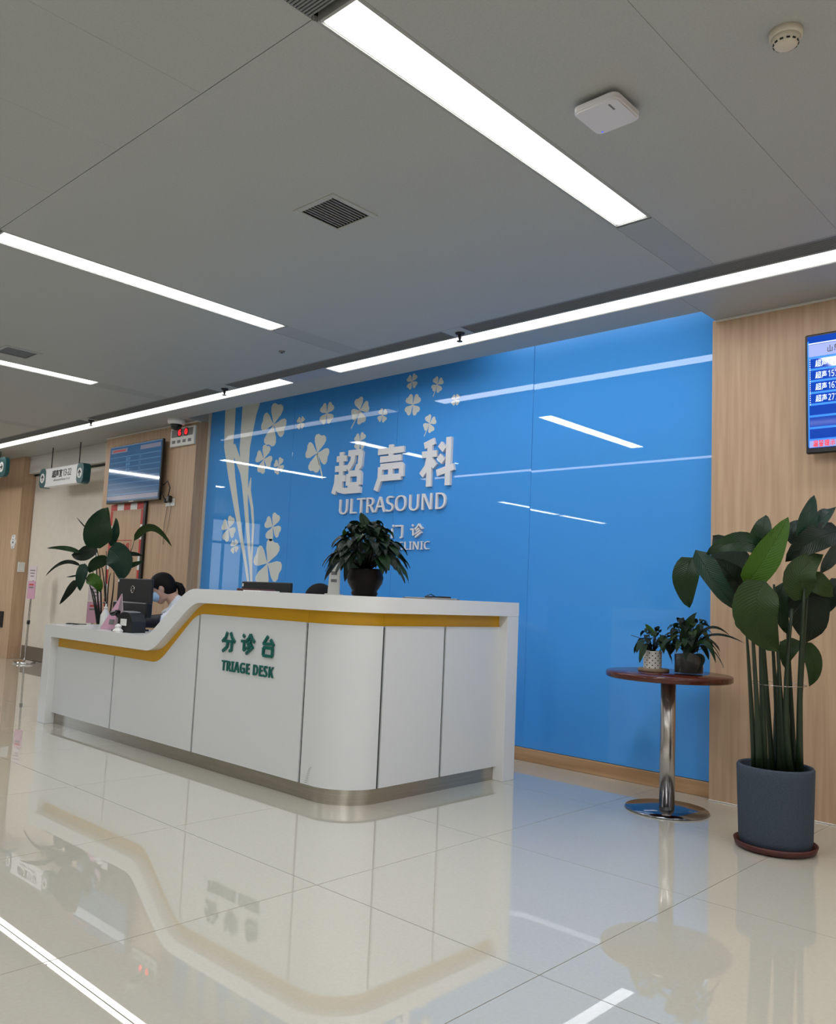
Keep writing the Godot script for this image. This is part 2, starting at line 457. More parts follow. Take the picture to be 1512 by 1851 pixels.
func make_materials() -> void:
	M.oak = grained(Color(0.70, 0.585, 0.475), Color(0.755, 0.64, 0.525), 0.03, Vector3(1.3, 0.07, 1.3), 0.42, 5, 0.4, 5, 0.2, 0.8)
	M.oak_dark = grained(Color(0.66, 0.51, 0.36), Color(0.74, 0.59, 0.44), 0.012, Vector3(0.10, 1.6, 1.6), 0.42, 6, 0.4, 5, 0.25, 0.75)
	M.blue = mat(Color(0.28, 0.60, 0.895), 0.012, 0.0, 0.5)
	M.print = mat(Color(0.86, 0.87, 0.84), 0.02, 0.0, 0.5)
	M.floor = grained(Color(0.755, 0.742, 0.685), Color(0.768, 0.755, 0.70), 0.06, Vector3(1.6, 1.6, 1.6), 0.0, 9, 0.75, 5, 0.2, 0.8)
	M.floor.clearcoat_enabled = true
	M.floor.clearcoat = 0.6
	M.floor.clearcoat_roughness = 0.0
	M.grout = mat(Color(0.42, 0.40, 0.37), 0.8)
	M.ceiling = grained(Color(0.66, 0.665, 0.65), Color(0.68, 0.685, 0.67), 0.05, Vector3(3, 3, 3), 0.55, 12, 0.4, 3, 0.2, 0.8)
	M.channel = mat(Color(0.62, 0.625, 0.61), 0.55)
	M.plenum = mat(Color(0.16, 0.16, 0.16), 0.9)
	M.wall = mat(Color(0.82, 0.80, 0.765), 0.7)
	M.beige = grained(Color(0.825, 0.79, 0.735), Color(0.85, 0.815, 0.765), 0.02, Vector3(0.6, 0.6, 0.6), 0.55, 3)
	M.header = mat(Color(0.80, 0.79, 0.765), 0.6)
	M.taupe = mat(Color(0.42, 0.37, 0.32), 0.5)
	M.white = mat(Color(0.86, 0.865, 0.865), 0.22)
	M.panel = mat(Color(0.83, 0.84, 0.845), 0.28)
	M.yellow = mat(Color(0.80, 0.60, 0.03), 0.35)
	M.joint = mat(Color(0.20, 0.21, 0.21), 0.5)
	M.steel = grained(Color(0.66, 0.64, 0.60), Color(0.74, 0.72, 0.68), 0.02, Vector3(0.15, 9, 0.15), 0.22, 8)
	M.steel.metallic = 0.95
	M.steel_v = mat(Color(0.72, 0.70, 0.68), 0.22, 1.0)
	M.chrome = mat(Color(0.85, 0.85, 0.86), 0.07, 1.0)
	M.base_steel = mat(Color(0.55, 0.56, 0.58), 0.12, 1.0)
	M.sign = mat(Color(0.88, 0.88, 0.88), 0.35)
	M.green = mat(Color(0.0, 0.36, 0.32), 0.35)
	M.teal = mat(Color(0.06, 0.30, 0.31), 0.4)
	M.black = mat(Color(0.025, 0.027, 0.03), 0.35)
	M.matt = mat(Color(0.055, 0.057, 0.062), 0.55)
	M.grey = mat(Color(0.45, 0.45, 0.45), 0.5)
	M.louvre = mat(Color(0.47, 0.475, 0.48), 0.5)
	M.dark = mat(Color(0.10, 0.105, 0.11), 0.6)
	M.plastic = mat(Color(0.84, 0.84, 0.82), 0.4)
	M.detector = mat(Color(0.80, 0.76, 0.70), 0.5)
	M.ap = mat(Color(0.83, 0.82, 0.83), 0.4)
	M.wood_top = grained(Color(0.25, 0.085, 0.045), Color(0.34, 0.13, 0.07), 0.02, Vector3(0.3, 2, 2.4), 0.16, 2, 0.5, 4, 0.2, 0.8)
	M.pot = grained(Color(0.20, 0.235, 0.28), Color(0.28, 0.315, 0.36), 0.09, Vector3(2, 6, 2), 0.75, 11, 0.3, 3, 0.2, 0.8)
	M.saucer = mat(Color(0.27, 0.085, 0.065), 0.5)
	M.soil = grained(Color(0.03, 0.022, 0.016), Color(0.10, 0.075, 0.05), 0.09, Vector3(6, 6, 6), 0.95, 10)
	M.soil_wet = grained(Color(0.012, 0.010, 0.008), Color(0.05, 0.035, 0.025), 0.09, Vector3(6, 6, 6), 0.7, 10)
	M.clay = grained(Color(0.035, 0.020, 0.016), Color(0.085, 0.045, 0.035), 0.05, Vector3(4, 4, 4), 0.45, 14, 0.3)
	M.glass = mat(Color(0.85, 0.92, 0.92, 0.03), 0.02)
	M.glass.transparency = BaseMaterial3D.TRANSPARENCY_ALPHA
	M.pink = mat(Color(0.78, 0.60, 0.68), 0.5)
	M.pale = mat(Color(0.83, 0.77, 0.79), 0.5)
	M.paper = mat(Color(0.86, 0.86, 0.85), 0.6)
	M.red = mat(Color(0.62, 0.06, 0.07), 0.5)
	M.redprint = mat(Color(0.72, 0.20, 0.17), 0.5)
	M.navy = mat(Color(0.045, 0.055, 0.10), 0.8)
	M.cork = mat(Color(0.50, 0.42, 0.34), 0.8)
	M.lamp = glow(Color(1.0, 0.99, 0.97), 1.2)
	M.lamp_off = mat(Color(0.62, 0.63, 0.66), 0.5)
	M.led_blue = glow(Color(0.1, 0.2, 1.0), 1.5)
	M.led_red = glow(Color(1.0, 0.08, 0.12), 1.6)
	M.screen_row = glow(Color(0.03, 0.22, 0.60), 0.5)
	M.screen_row.roughness = 0.06
	M.screen_line = glow(Color(0.12, 0.47, 0.88), 0.55)
	M.screen_head = glow(Color(0.55, 0.60, 0.82), 0.38)
	M.screen_text = glow(Color(0.80, 0.87, 1.0), 0.6)
	M.screen_red = glow(Color(0.85, 0.20, 0.25), 0.7)
	M.screen_ink = mat(Color(0.04, 0.05, 0.10), 0.3)
	M.far_row = glow(Color(0.15, 0.27, 0.39), 0.6)
	M.far_row.roughness = 0.05
	M.far_line = glow(Color(0.25, 0.38, 0.50), 0.6)
	M.far_line.roughness = 0.05
	M.far_head = glow(Color(0.38, 0.38, 0.44), 0.55)
	M.far_head.roughness = 0.05
	M.hair = mat(Color(0.06, 0.05, 0.05), 0.6, 0.0, 0.25)
	M.mask = mat(Color(0.60, 0.71, 0.82), 0.8)
	var skin := mat(Color.WHITE, 0.6)
	skin.vertex_color_use_as_albedo = true
	M.figure = skin
	var tp := mat(Color.WHITE, 0.45)
	tp.albedo_texture = triangle_print()
	tp.uv1_scale = Vector3(10, 7.0, 1)
	M.triangles = tp
	var veins := vein_texture()
	M.leaf = [leaf_mat(Color(0.075, 0.175, 0.065), 0.38, veins), leaf_mat(Color(0.14, 0.215, 0.075), 0.45, veins), leaf_mat(Color(0.21, 0.34, 0.06), 0.42, veins),
		leaf_mat(Color(0.11, 0.205, 0.165), 0.24, veins), leaf_mat(Color(0.19, 0.235, 0.22), 0.30, veins), leaf_mat(Color(0.045, 0.10, 0.05), 0.40, veins)]
	M.stem = mat(Color(0.10, 0.16, 0.07), 0.5)
	M.stem_dark = mat(Color(0.07, 0.09, 0.05), 0.5)

# ---------------------------------------------------------------- light fittings
func area_light(parent: Node3D, at: Vector3, sx: float, sz: float, radiance: float, c := Color(0.985, 0.99, 1.0)) -> void:
	var l := AreaLight3D.new()
	l.name = "area_light"
	l.area_size = Vector2(sx, sz)
	l.light_energy = radiance * sx * sz / PI
	l.light_color = c
	l.area_range = 40.0
	l.area_attenuation = 2.0
	l.shadow_enabled = true
	parent.add_child(l, true)
	l.position = at
	l.rotation = Vector3(-PI / 2, 0, 0)

const RADIANCE := 22.0

func ceiling_lamp(x: float, z0: float, z1: float, label: String, y := CEIL) -> void:
	var zc := (z0 + z1) / 2
	var len_ := absf(z1 - z0)
	var t := thing("ceiling_light", label, "ceiling light", Vector3(x, y, zc), 0, "rectangular ceiling lights")
	var w := 0.165
	var st := new_st()
	for s in [-1.0, 1.0]:
		add_box(st, Vector3(s * (w / 2 + 0.006), 0.02, 0), Vector3(0.012, 0.044, len_ + 0.024), 0.002)
		add_box(st, Vector3(0, 0.02, s * (len_ / 2 + 0.006)), Vector3(w, 0.044, 0.012), 0.002)
	add_box(st, Vector3(0, 0.045, 0), Vector3(w + 0.024, 0.006, len_ + 0.024))
	put("frame", done(st), M.channel, t)
	put("diffuser", extrude(round_rect(w, len_, 0.015), -0.004, 0.004), M.lamp, t, Vector3(0, 0.008, 0), Vector3(PI / 2, 0, 0))
	area_light(t, Vector3(0, 0.001, 0), w - 0.01, len_ - 0.01, RADIANCE * (2.4 if x < -12.0 else 0.62 if x < -6.0 and x > -10.0 else 1.1))

func strip_lamp(x0: float, x1: float, zc: float, w: float, power: float, label: String) -> void:
	var t := thing("strip_light", label, "strip light", Vector3((x0 + x1) / 2, CEIL, zc), 0, "linear strip lights along the ceiling")
	var st := new_st()
	for s in [-1.0, 1.0]:
		add_box(st, Vector3(0, 0.02, s * (w / 2 + 0.005)), Vector3(x1 - x0, 0.044, 0.01), 0.002)
	add_box(st, Vector3(0, 0.045, 0), Vector3(x1 - x0, 0.006, w + 0.02))
	put("frame", done(st), M.channel, t)
	put("diffuser", box(Vector3(x1 - x0, 0.008, w), 0.001), M.lamp, t, Vector3(0, 0.008, 0))
	area_light(t, Vector3(0, 0.001, 0), x1 - x0, w - 0.01, power, Color(0.95, 0.96, 1.0))

# ---------------------------------------------------------------- leaves and plants
func leaf_mesh(B: Vector3, Md: Vector3, T: Vector3, N: Vector3, width: float, broad: bool, fold := 0.18, rows := 11) -> ArrayMesh:
	var st := SurfaceTool.new()
	st.begin(Mesh.PRIMITIVE_TRIANGLES)
	var grid := []
	for i in rows + 1:
		var t := float(i) / rows
		var c := bez(B, Md, T, t)
		var tan_ := (bez(B, Md, T, minf(t + 0.02, 1.0)) - bez(B, Md, T, maxf(t - 0.02, 0.0))).normalized()
		var side := tan_.cross(N).normalized()
		var nrm := side.cross(tan_).normalized()
		var w := width * 0.5 * (pow(t, 0.42) * pow(1.0 - t, 0.78) / 0.4647 if broad else pow(t, 0.75) * pow(1.0 - t, 0.85) / 0.3296)
		var row := []
		for k in [-1.0, -0.55, 0.0, 0.55, 1.0]:
			var ripple := 0.035 * width * sin(t * 13.0 + k * 2.0) * absf(k)
			row.append([c + side * (k * w * (1.0 - 0.06 * absf(k))) + nrm * (absf(k) * w * fold + ripple * minf(1.0, t * 4.0)), Vector2(0.5 + 0.5 * k, t)])
		grid.append(row)
	for i in rows:
		for k in 4:
			for v in [[i, k], [i + 1, k], [i + 1, k + 1], [i, k], [i + 1, k + 1], [i, k + 1]]:
				var g: Array = grid[v[0]][v[1]]
				st.set_uv(g[1])
				st.add_vertex(g[0])
	st.index()
	st.generate_normals()
	return st.commit()

func big_plant(t: Node3D, leaves: Array, stems: Array, foot: Vector3) -> void:
	var o := t.position
	for s in stems:
		var pts := []
		var rad := []
		if foot != Vector3.ZERO:
			pts.append(foot + (s[0] - foot) * Vector3(0.6, 0, 0.6) - o)
			rad.append(s[3] * 0.6)
		for i in 9:
			pts.append(bez(s[0], s[1], s[2], i / 8.0) - o)
			rad.append(s[3] * lerpf(0.55, 0.2, i / 8.0))
		put("stem", tube(pts, rad, 8), M.stem if foot == Vector3.ZERO else M.stem_dark, t)
	for l in leaves:
		put("leaf", leaf_mesh(l[0] - o, l[1] - o, l[2] - o, l[3], l[4], true), M.leaf[l[5]], t)

# a rosette of arching leaves round a crown
func rosette(t: Node3D, centre: Vector3, n: int, reach: float, rise: float, droop: float, width: float, tones: Array, broad: bool, stemmed: bool) -> void:
	for i in n:
		var f := float(i) / n
		var a := i * 2.39996 + rng.randf_range(-0.25, 0.25)
		var out := lerpf(0.25, 1.0, sqrt(f)) * rng.randf_range(0.85, 1.12)
		var d := Vector3(cos(a), 0, sin(a))
		var top := rise * lerpf(1.1, 0.30, f) * rng.randf_range(0.85, 1.15)
		var B := centre + d * reach * 0.08
		var S := centre + d * reach * out * 0.52 + Vector3.UP * top * 0.85
		var T := centre + d * reach * out + Vector3.UP * maxf(top - droop * out * out * rng.randf_range(0.6, 1.3), -0.10)
		var Md := (S + T) * 0.5 + Vector3.UP * (0.10 * reach + 0.03 * rise) * rng.randf_range(0.6, 1.3)
		var N := (Vector3.UP * 0.75 + d * 0.55 + Vector3(rng.randf_range(-0.3, 0.3), 0, rng.randf_range(-0.3, 0.3))).normalized()
		if stemmed:
			put("stem", tube([B, (B + S) * 0.5 + Vector3.UP * 0.01, S], [0.0028, 0.0022, 0.0018], 5), M.stem_dark, t)
		put("leaf", leaf_mesh(S, Md, T, N, width * rng.randf_range(0.8, 1.2), broad, 0.22, 8), M.leaf[tones[rng.randi() % tones.size()]], t)

# ---------------------------------------------------------------- desk sweep
# the desk's line in plan: front, round corner, side; s is the length run
func plan(s: float, o: float) -> Array:
	var l1 := DXR - DR - DX0
	var arc := DR * PI / 2
	var n: Vector3
	var p: Vector3
	if s <= l1:
		n = Vector3(0, 0, 1)
		p = Vector3(DX0 + s, 0, DZF + o)
		if o < -DR:
			p.x = minf(p.x, DXR + o)
	elif s < l1 + arc:
		var a := (s - l1) / DR
		n = Vector3(sin(a), 0, cos(a))
		if o < -DR:
			p = Vector3(DXR + o, 0, DZF + o)
		else:
			p = Vector3(DXR - DR, 0, DZF - DR) + n * (DR + o)
	else:
		n = Vector3(1, 0, 0)
		p = Vector3(DXR + o, 0, DZF - DR - (s - l1 - arc))
		if o < -DR:
			p.z = minf(p.z, DZF + o)
	return [p, n]

func s_of_x(x: float) -> float:
	return x - DX0

func s_of_z(z: float) -> float:
	return DXR - DR - DX0 + DR * PI / 2 + (DZF - DR - z)

# a line that goes from lo to hi between x0 and x1, its two bends rounded over r
func ramp(x: float, lo: float, hi: float, x0: float, x1: float, r: float) -> float:
	var k := (hi - lo) / (x1 - x0)
	if x < x0 - r:
		return lo
	if x < x0 + r:
		return lo + k * (x - x0 + r) * (x - x0 + r) / (4 * r)
	if x < x1 - r:
		return lo + k * (x - x0)
	if x < x1 + r:
		return hi - k * (x1 + r - x) * (x1 + r - x) / (4 * r)
	return hi

func top_line(s: float) -> float:
	return ramp(DX0 + s, LO, HI, -5.43, -4.945, 0.085)

func under_line(s: float) -> float:
	return ramp(DX0 + s, LO - 0.098, HI - 0.09, -5.36, -4.875, 0.085)

func band_line(s: float) -> float:
	return ramp(DX0 + s, 0.622, 0.983, -5.36, -4.915, 0.085)

func sweep(s0: float, s1: float, o_out: float, o_in: float, lo: Callable, hi: Callable, step := 0.04, smooth := false) -> ArrayMesh:
	var st := new_st(smooth)
	var n := maxi(2, int((s1 - s0) / step))
	var prev := []
	for i in n + 1:
		var s := lerpf(s0, s1, float(i) / n)
		var a := plan(s, o_out)
		var b := plan(s, o_in)
		var yl: float = lo.call(s)
		var yh: float = hi.call(s)
		var c := [a[0] + Vector3.UP * yl, a[0] + Vector3.UP * yh, b[0] + Vector3.UP * yh, b[0] + Vector3.UP * yl, a[1]]
		var t: Vector3 = Vector3.UP.cross(a[1])
		if i == 0:
			quad(st, c[0], c[1], c[2], c[3], -t)
		else:
			st.set_smooth_group(1)
			quad(st, prev[0], prev[1], c[1], c[0], a[1])
			st.set_smooth_group(2)
			quad(st, prev[1], prev[2], c[2], c[1], Vector3.UP)
			st.set_smooth_group(3)
			quad(st, prev[2], prev[3], c[3], c[2], -a[1])
			st.set_smooth_group(4)
			quad(st, prev[3], prev[0], c[0], c[3], Vector3.DOWN)
		st.set_smooth_group(-1)
		if i == n:
			quad(st, c[0], c[1], c[2], c[3], t)
		prev = c
	return done(st)

# ---------------------------------------------------------------- bodies: distance field and surface nets
func smin(a: float, b: float, k: float) -> float:
	var h := maxf(k - absf(a - b), 0.0) / k
	return minf(a, b) - h * h * k * 0.25

# bones: [a, b, ra, rb, colour]; adds the surface to st
func add_bones(st: SurfaceTool, bones: Array, cell: float, k: float) -> void:
	var lo := Vector3.INF
	var hi := -Vector3.INF
	for b in bones:
		var r := maxf(b[2], b[3]) + 2.5 * cell
		for p in [b[0], b[1]]:
			lo = lo.min(p - Vector3.ONE * r)
			hi = hi.max(p + Vector3.ONE * r)
	var nx := int((hi.x - lo.x) / cell) + 2
	var ny := int((hi.y - lo.y) / cell) + 2
	var nz := int((hi.z - lo.z) / cell) + 2
	var f := PackedFloat32Array()
	f.resize(nx * ny * nz)
	f.fill(0.2)
	var own := PackedInt32Array()
	own.resize(nx * ny * nz)
	var best := PackedFloat32Array()
	best.resize(nx * ny * nz)
	best.fill(9.0)
	for bi in bones.size():
		var b: Array = bones[bi]
		var A: Vector3 = b[0]
		var ab: Vector3 = b[1] - A
		var l2 := maxf(ab.length_squared(), 1e-9)
		var ra: float = b[2]
		var rb: float = b[3]
		var pad := maxf(ra, rb) + k + 2.0 * cell
		var i0 := ((A.min(b[1]) - Vector3.ONE * pad - lo) / cell).floor().max(Vector3.ZERO)
		var i1 := ((A.max(b[1]) + Vector3.ONE * pad - lo) / cell).ceil()
		for z in range(int(i0.z), mini(int(i1.z), nz)):
			for y in range(int(i0.y), mini(int(i1.y), ny)):
				var at := (z * ny + y) * nx
				for x in range(int(i0.x), mini(int(i1.x), nx)):
					var p := lo + Vector3(x, y, z) * cell - A
					var t := clampf(p.dot(ab) / l2, 0.0, 1.0)
					var d := (p - ab * t).length() - lerpf(ra, rb, t)
					if d < best[at + x]:
						best[at + x] = d
						own[at + x] = bi
					f[at + x] = smin(f[at + x], d, k)
	nets(st, f, own, nx, ny, nz, lo, cell, bones)

func add_field(st: SurfaceTool, lo: Vector3, hi: Vector3, cell: float, fn: Callable, paint: Callable) -> void:
	var nx := int((hi.x - lo.x) / cell) + 2
	var ny := int((hi.y - lo.y) / cell) + 2
	var nz := int((hi.z - lo.z) / cell) + 2
	var f := PackedFloat32Array()
	f.resize(nx * ny * nz)
	for z in nz:
		for y in ny:
			for x in nx:
				f[(z * ny + y) * nx + x] = fn.call(lo + Vector3(x, y, z) * cell)
	nets(st, f, PackedInt32Array(), nx, ny, nz, lo, cell, [], paint)

func nets(st: SurfaceTool, f: PackedFloat32Array, own: PackedInt32Array, nx: int, ny: int, nz: int, lo: Vector3, cell: float, bones: Array, paint = null) -> void:
	var at := {}
	var verts := PackedVector3Array()
	var cols := PackedColorArray()
	var step := [0, 1, nx, nx + 1, nx * ny, nx * ny + 1, nx * ny + nx, nx * ny + nx + 1]
	var edges := [[0, 1], [2, 3], [4, 5], [6, 7], [0, 2], [1, 3], [4, 6], [5, 7], [0, 4], [1, 5], [2, 6], [3, 7]]
	for z in nz - 1:
		for y in ny - 1:
			for x in nx - 1:
				var i := (z * ny + y) * nx + x
				var inside := 0
				for s in step:
					if f[i + s] < 0.0:
						inside += 1
				if inside == 0 or inside == 8:
					continue
				var sum := Vector3.ZERO
				var n := 0
				for e in edges:
					var a := f[i + step[e[0]]]
					var b := f[i + step[e[1]]]
					if (a < 0.0) != (b < 0.0):
						var t := a / (a - b)
						var pa := Vector3(e[0] & 1, (e[0] >> 1) & 1, (e[0] >> 2) & 1)
						var pb := Vector3(e[1] & 1, (e[1] >> 1) & 1, (e[1] >> 2) & 1)
						sum += pa.lerp(pb, t)
						n += 1
				at[i] = verts.size()
				var p := lo + (Vector3(x, y, z) + sum / n) * cell
				verts.append(p)
				if paint != null:
					cols.append(paint.call(p))
				else:
					cols.append(bones[own[i]][4])
	var ax := [[1, nx, nx * ny], [nx, nx * ny, 1], [nx * ny, 1, nx]]
	for i in at:
		for d in ax:
			var j: int = i + d[0]
			if j >= f.size() or (f[i] < 0.0) == (f[j] < 0.0):
				continue
			var q := [i, i - d[1], i - d[1] - d[2], i - d[2]]
			if not (at.has(q[1]) and at.has(q[2]) and at.has(q[3])):
				continue
			if f[i] >= 0.0:
				q.reverse()
			for k in [0, 2, 1, 0, 3, 2]:
				var v: int = at[q[k]]
				st.set_color(cols[v])
				st.add_vertex(verts[v])

func ell(p: Vector3, c: Vector3, r: Vector3) -> float:
	var q := (p - c) / r
	var l := q.length()
	return (l - 1.0) * minf(r.x, minf(r.y, r.z)) if l > 1e-4 else -minf(r.x, minf(r.y, r.z))

func cap(p: Vector3, a: Vector3, b: Vector3, r: float) -> float:
	var ab := b - a
	return (p - a - ab * clampf((p - a).dot(ab) / ab.length_squared(), 0, 1)).length() - r

func face_field(p: Vector3) -> float:      # head centre at the origin, the face looks along +z
	p.x = absf(p.x)
	var d := ell(p, Vector3(0, 0.025, -0.012), Vector3(0.074, 0.092, 0.094))
	d = smin(d, cap(p, Vector3(0, -0.055, 0.020), Vector3(0, -0.082, 0.052), 0.036), 0.04)        # jaw and chin
	d = smin(d, cap(p, Vector3(0.045, -0.03, 0.02), Vector3(0.030, -0.065, 0.03), 0.028), 0.03)  # cheeks
	d = maxf(d, -ell(p, Vector3(0.031, 0.012, 0.090), Vector3(0.017, 0.011, 0.014)))             # eye sockets
	d = smin(d, ell(p, Vector3(0.031, 0.012, 0.072), Vector3(0.013, 0.011, 0.012)), 0.004)       # eyeballs
	d = smin(d, cap(p, Vector3(0.012, 0.036, 0.080), Vector3(0.046, 0.036, 0.066), 0.006), 0.012)  # brows
	d = smin(d, cap(p, Vector3(0, 0.018, 0.082), Vector3(0, -0.020, 0.104), 0.009), 0.014)       # nose
	d = smin(d, ell(p, Vector3(0.010, -0.022, 0.092), Vector3(0.009, 0.008, 0.010)), 0.008)
	d = smin(d, ell(p, Vector3(0, -0.046, 0.082), Vector3(0.024, 0.006, 0.010)), 0.006)          # lips
	d = smin(d, ell(p, Vector3(0.078, 0.0, -0.008), Vector3(0.010, 0.030, 0.018)), 0.012)        # ears
	d = smin(d, cap(p, Vector3(0, -0.05, -0.03), Vector3(0, -0.13, -0.055), 0.050), 0.03)        # neck
	return d

func face_paint(p: Vector3) -> Color:
	if Vector2(absf(p.x) - 0.031, p.y - 0.012).length() < 0.009 and p.z > 0.06:
		return Color(0.02, 0.015, 0.012)
	if absf(p.y - 0.038) < 0.006 and absf(p.x) > 0.012 and absf(p.x) < 0.05 and p.z > 0.06:
		return Color(0.03, 0.02, 0.016)
	if absf(p.y + 0.046) < 0.008 and absf(p.x) < 0.024 and p.z > 0.08:
		return Color(0.36, 0.13, 0.11)
	return Color(0.48, 0.29, 0.205)

func hair_field(p: Vector3) -> float:
	var d := ell(p, Vector3(0, 0.032, -0.018), Vector3(0.090, 0.103, 0.108))
	d = smin(d, ell(p, Vector3(0, -0.02, -0.055), Vector3(0.078, 0.075, 0.062)), 0.03)
	var brow := ell(p, Vector3(0, -0.062, 0.122), Vector3(0.30, 0.122, 0.118))                  # the face left free
	d = maxf(d, -brow)
	d = maxf(d, -ell(Vector3(absf(p.x), p.y, p.z), Vector3(0.085, -0.012, 0.0), Vector3(0.03, 0.035, 0.026)))
	return d

func mask_field(p: Vector3) -> float:
	p.x = absf(p.x)
	var d := ell(p, Vector3(0, -0.038, 0.052), Vector3(0.064, 0.052, 0.068))
	d = maxf(d, -(p.z - 0.012))
	return d

func hand_bones(w: Vector3, dir: Vector3, nrm: Vector3, side: Vector3, c: Color) -> Array:
	var r := []
	var palm := w + dir * 0.045
	for k in 4:
		var o := (k - 1.5) * 0.019
		r.append([w + side * o * 0.6, palm + dir * 0.035 + side * o, 0.013, 0.011, c])
		var len_: float = [0.060, 0.074, 0.070, 0.052][k]
		var p0 := palm + dir * 0.035 + side * o
		var p1 := p0 + (dir * 0.9 + nrm * 0.35).normalized() * len_ * 0.45
		var p2 := p1 + (dir * 0.6 + nrm * 0.8).normalized() * len_ * 0.32
		var p3 := p2 + (dir * 0.25 + nrm * 0.95).normalized() * len_ * 0.25
		r.append([p0, p1, 0.0092, 0.0085, c])
		r.append([p1, p2, 0.0085, 0.0080, c])
		r.append([p2, p3, 0.0080, 0.0072, c])
	var q0 := w + dir * 0.018 - side * 0.026
	var q1 := q0 + (dir * 0.7 - side * 0.7 + nrm * 0.3).normalized() * 0.036
	var q2 := q1 + (dir * 0.9 - side * 0.2 + nrm * 0.4).normalized() * 0.030
	r.append([w + dir * 0.01 - side * 0.012, q0, 0.014, 0.012, c])
	r.append([q0, q1, 0.011, 0.0095, c])
	r.append([q1, q2, 0.0095, 0.008, c])
	return r

# a seated woman bent over the desk; local +z is the way she faces, the origin on the floor below her hips
func seated_person(t: Node3D, head: Vector3, bow: float, masked: bool) -> void:
	var coat := Color(0.66, 0.69, 0.74)
	var navy := Color(0.005, 0.006, 0.012)
	var skin := Color(0.48, 0.29, 0.205)
	var shoe := Color(0.55, 0.55, 0.55)
	var sh := Vector3(0, head.y - 0.150, head.z - 0.170)     # middle between the shoulders
	var hip := Vector3(0, 0.55, 0)
	var bones := [[hip + Vector3(-0.07, 0, 0), hip + Vector3(0.07, 0, 0), 0.135, 0.135, coat],
		[hip, hip.lerp(sh, 0.5), 0.125, 0.115, coat], [hip.lerp(sh, 0.5) + Vector3(-0.05, 0, 0.02), sh + Vector3(-0.07, -0.08, 0.02), 0.10, 0.105, coat],
		[hip.lerp(sh, 0.5) + Vector3(0.05, 0, 0.02), sh + Vector3(0.07, -0.08, 0.02), 0.10, 0.105, coat],
		[sh + Vector3(-0.13, -0.02, 0), sh + Vector3(0.13, -0.02, 0), 0.062, 0.062, coat],
		[sh + Vector3(0, -0.04, 0), sh + Vector3(0, 0.03, 0.02), 0.078, 0.064, coat], [sh + Vector3(0, 0.03, 0.03), sh.lerp(head, 0.6), 0.050, 0.048, skin]]
	for s in [-1.0, 1.0]:
		var el := Vector3(s * 0.245, 0.865, sh.z + 0.10)
		var wr := Vector3(s * 0.13, 0.845, sh.z + 0.36)
		bones.append([sh + Vector3(s * 0.165, -0.035, 0), el, 0.060, 0.050, coat])
		bones.append([el.lerp(wr, 0.12), wr, 0.056, 0.042, navy])
		bones.append([hip + Vector3(s * 0.085, -0.02, 0.02), Vector3(s * 0.11, 0.50, 0.40), 0.105, 0.075, coat])
		bones.append([Vector3(s * 0.11, 0.49, 0.41), Vector3(s * 0.11, 0.10, 0.36), 0.066, 0.042, navy])
		bones.append([Vector3(s * 0.11, 0.045, 0.34), Vector3(s * 0.115, 0.035, 0.48), 0.043, 0.034, shoe])
	var st := new_st(true)
	add_bones(st, bones, 0.010, 0.05)
	for s in [-1.0, 1.0]:
		var wr := Vector3(s * 0.13, 0.845, sh.z + 0.35)
		add_bones(st, hand_bones(wr, Vector3(-s * 0.35, -0.08, 0.93).normalized(), Vector3.DOWN, Vector3(s * 0.93, 0, s * s * 0.35).normalized(), skin), 0.004, 0.008)
	var face := new_st(true)
	add_field(face, Vector3(-0.11, -0.19, -0.13), Vector3(0.11, 0.14, 0.14), 0.0045, face_field, face_paint)
	face.index()
	face.generate_normals()
	var turned := Transform3D(Basis(Vector3.RIGHT, bow), head)
	var fm := face.commit()
	st.index()
	st.generate_normals()
	var body := st.commit()
	var all := SurfaceTool.new()
	all.begin(Mesh.PRIMITIVE_TRIANGLES)
	all.append_from(body, 0, Transform3D.IDENTITY)
	all.append_from(fm, 0, turned)
	put("body", all.commit(), M.figure, t)
	var plain := func(_p: Vector3) -> Color: return Color.WHITE
	var hs := new_st(true)
	add_field(hs, Vector3(-0.11, -0.13, -0.15), Vector3(0.11, 0.15, 0.11), 0.006, hair_field, plain)
	var h := put("hair", done(hs), M.hair, t)
	h.transform = turned
	put("ponytail", tube([Vector3(0, 0.03, -0.085), Vector3(0, 0.042, -0.115), Vector3(0, 0.03, -0.145), Vector3(0, -0.005, -0.165), Vector3(0, -0.05, -0.168), Vector3(0, -0.09, -0.155), Vector3(0, -0.11, -0.145)], [0.018, 0.024, 0.030, 0.033, 0.030, 0.020, 0.006], 12), M.hair, t, head)
	if masked:
		var ms := new_st(true)
		add_field(ms, Vector3(-0.08, -0.11, 0.0), Vector3(0.08, 0.03, 0.14), 0.005, mask_field, plain)
		var k := put("face_mask", done(ms), M.mask, t)
		k.transform = turned
		k.set_meta("label", "light blue surgical face mask")
		var loops := new_st(true)
		for s in [-1.0, 1.0]:
			add_tube(loops, [Vector3(s * 0.060, -0.03, 0.05), Vector3(s * 0.082, -0.01, 0.012), Vector3(s * 0.090, 0.012, -0.015)], [0.0018], 5)
		var lp := put("ear_loop", done(loops), M.mask, k)
		lp.name = "ear_loop"
	# collar of the coat: a soft roll round the neck, open in a V at the front
	var cs := new_st(true)
	var roll := []
	for k in 15:
		var a := -PI / 2 + 0.42 + (TAU - 0.84) * k / 14.0
		var back := 0.5 + 0.5 * sin(a)
		roll.append(sh + Vector3(cos(a) * 0.088, 0.020 - 0.085 * (1.0 - back) + 0.035 * back, 0.045 - sin(a) * 0.085 + 0.030 * (1.0 - back)))
	add_tube(cs, roll, [0.010, 0.018, 0.020, 0.020, 0.020, 0.020, 0.020, 0.020, 0.020, 0.020, 0.020, 0.020, 0.020, 0.018, 0.010], 10)
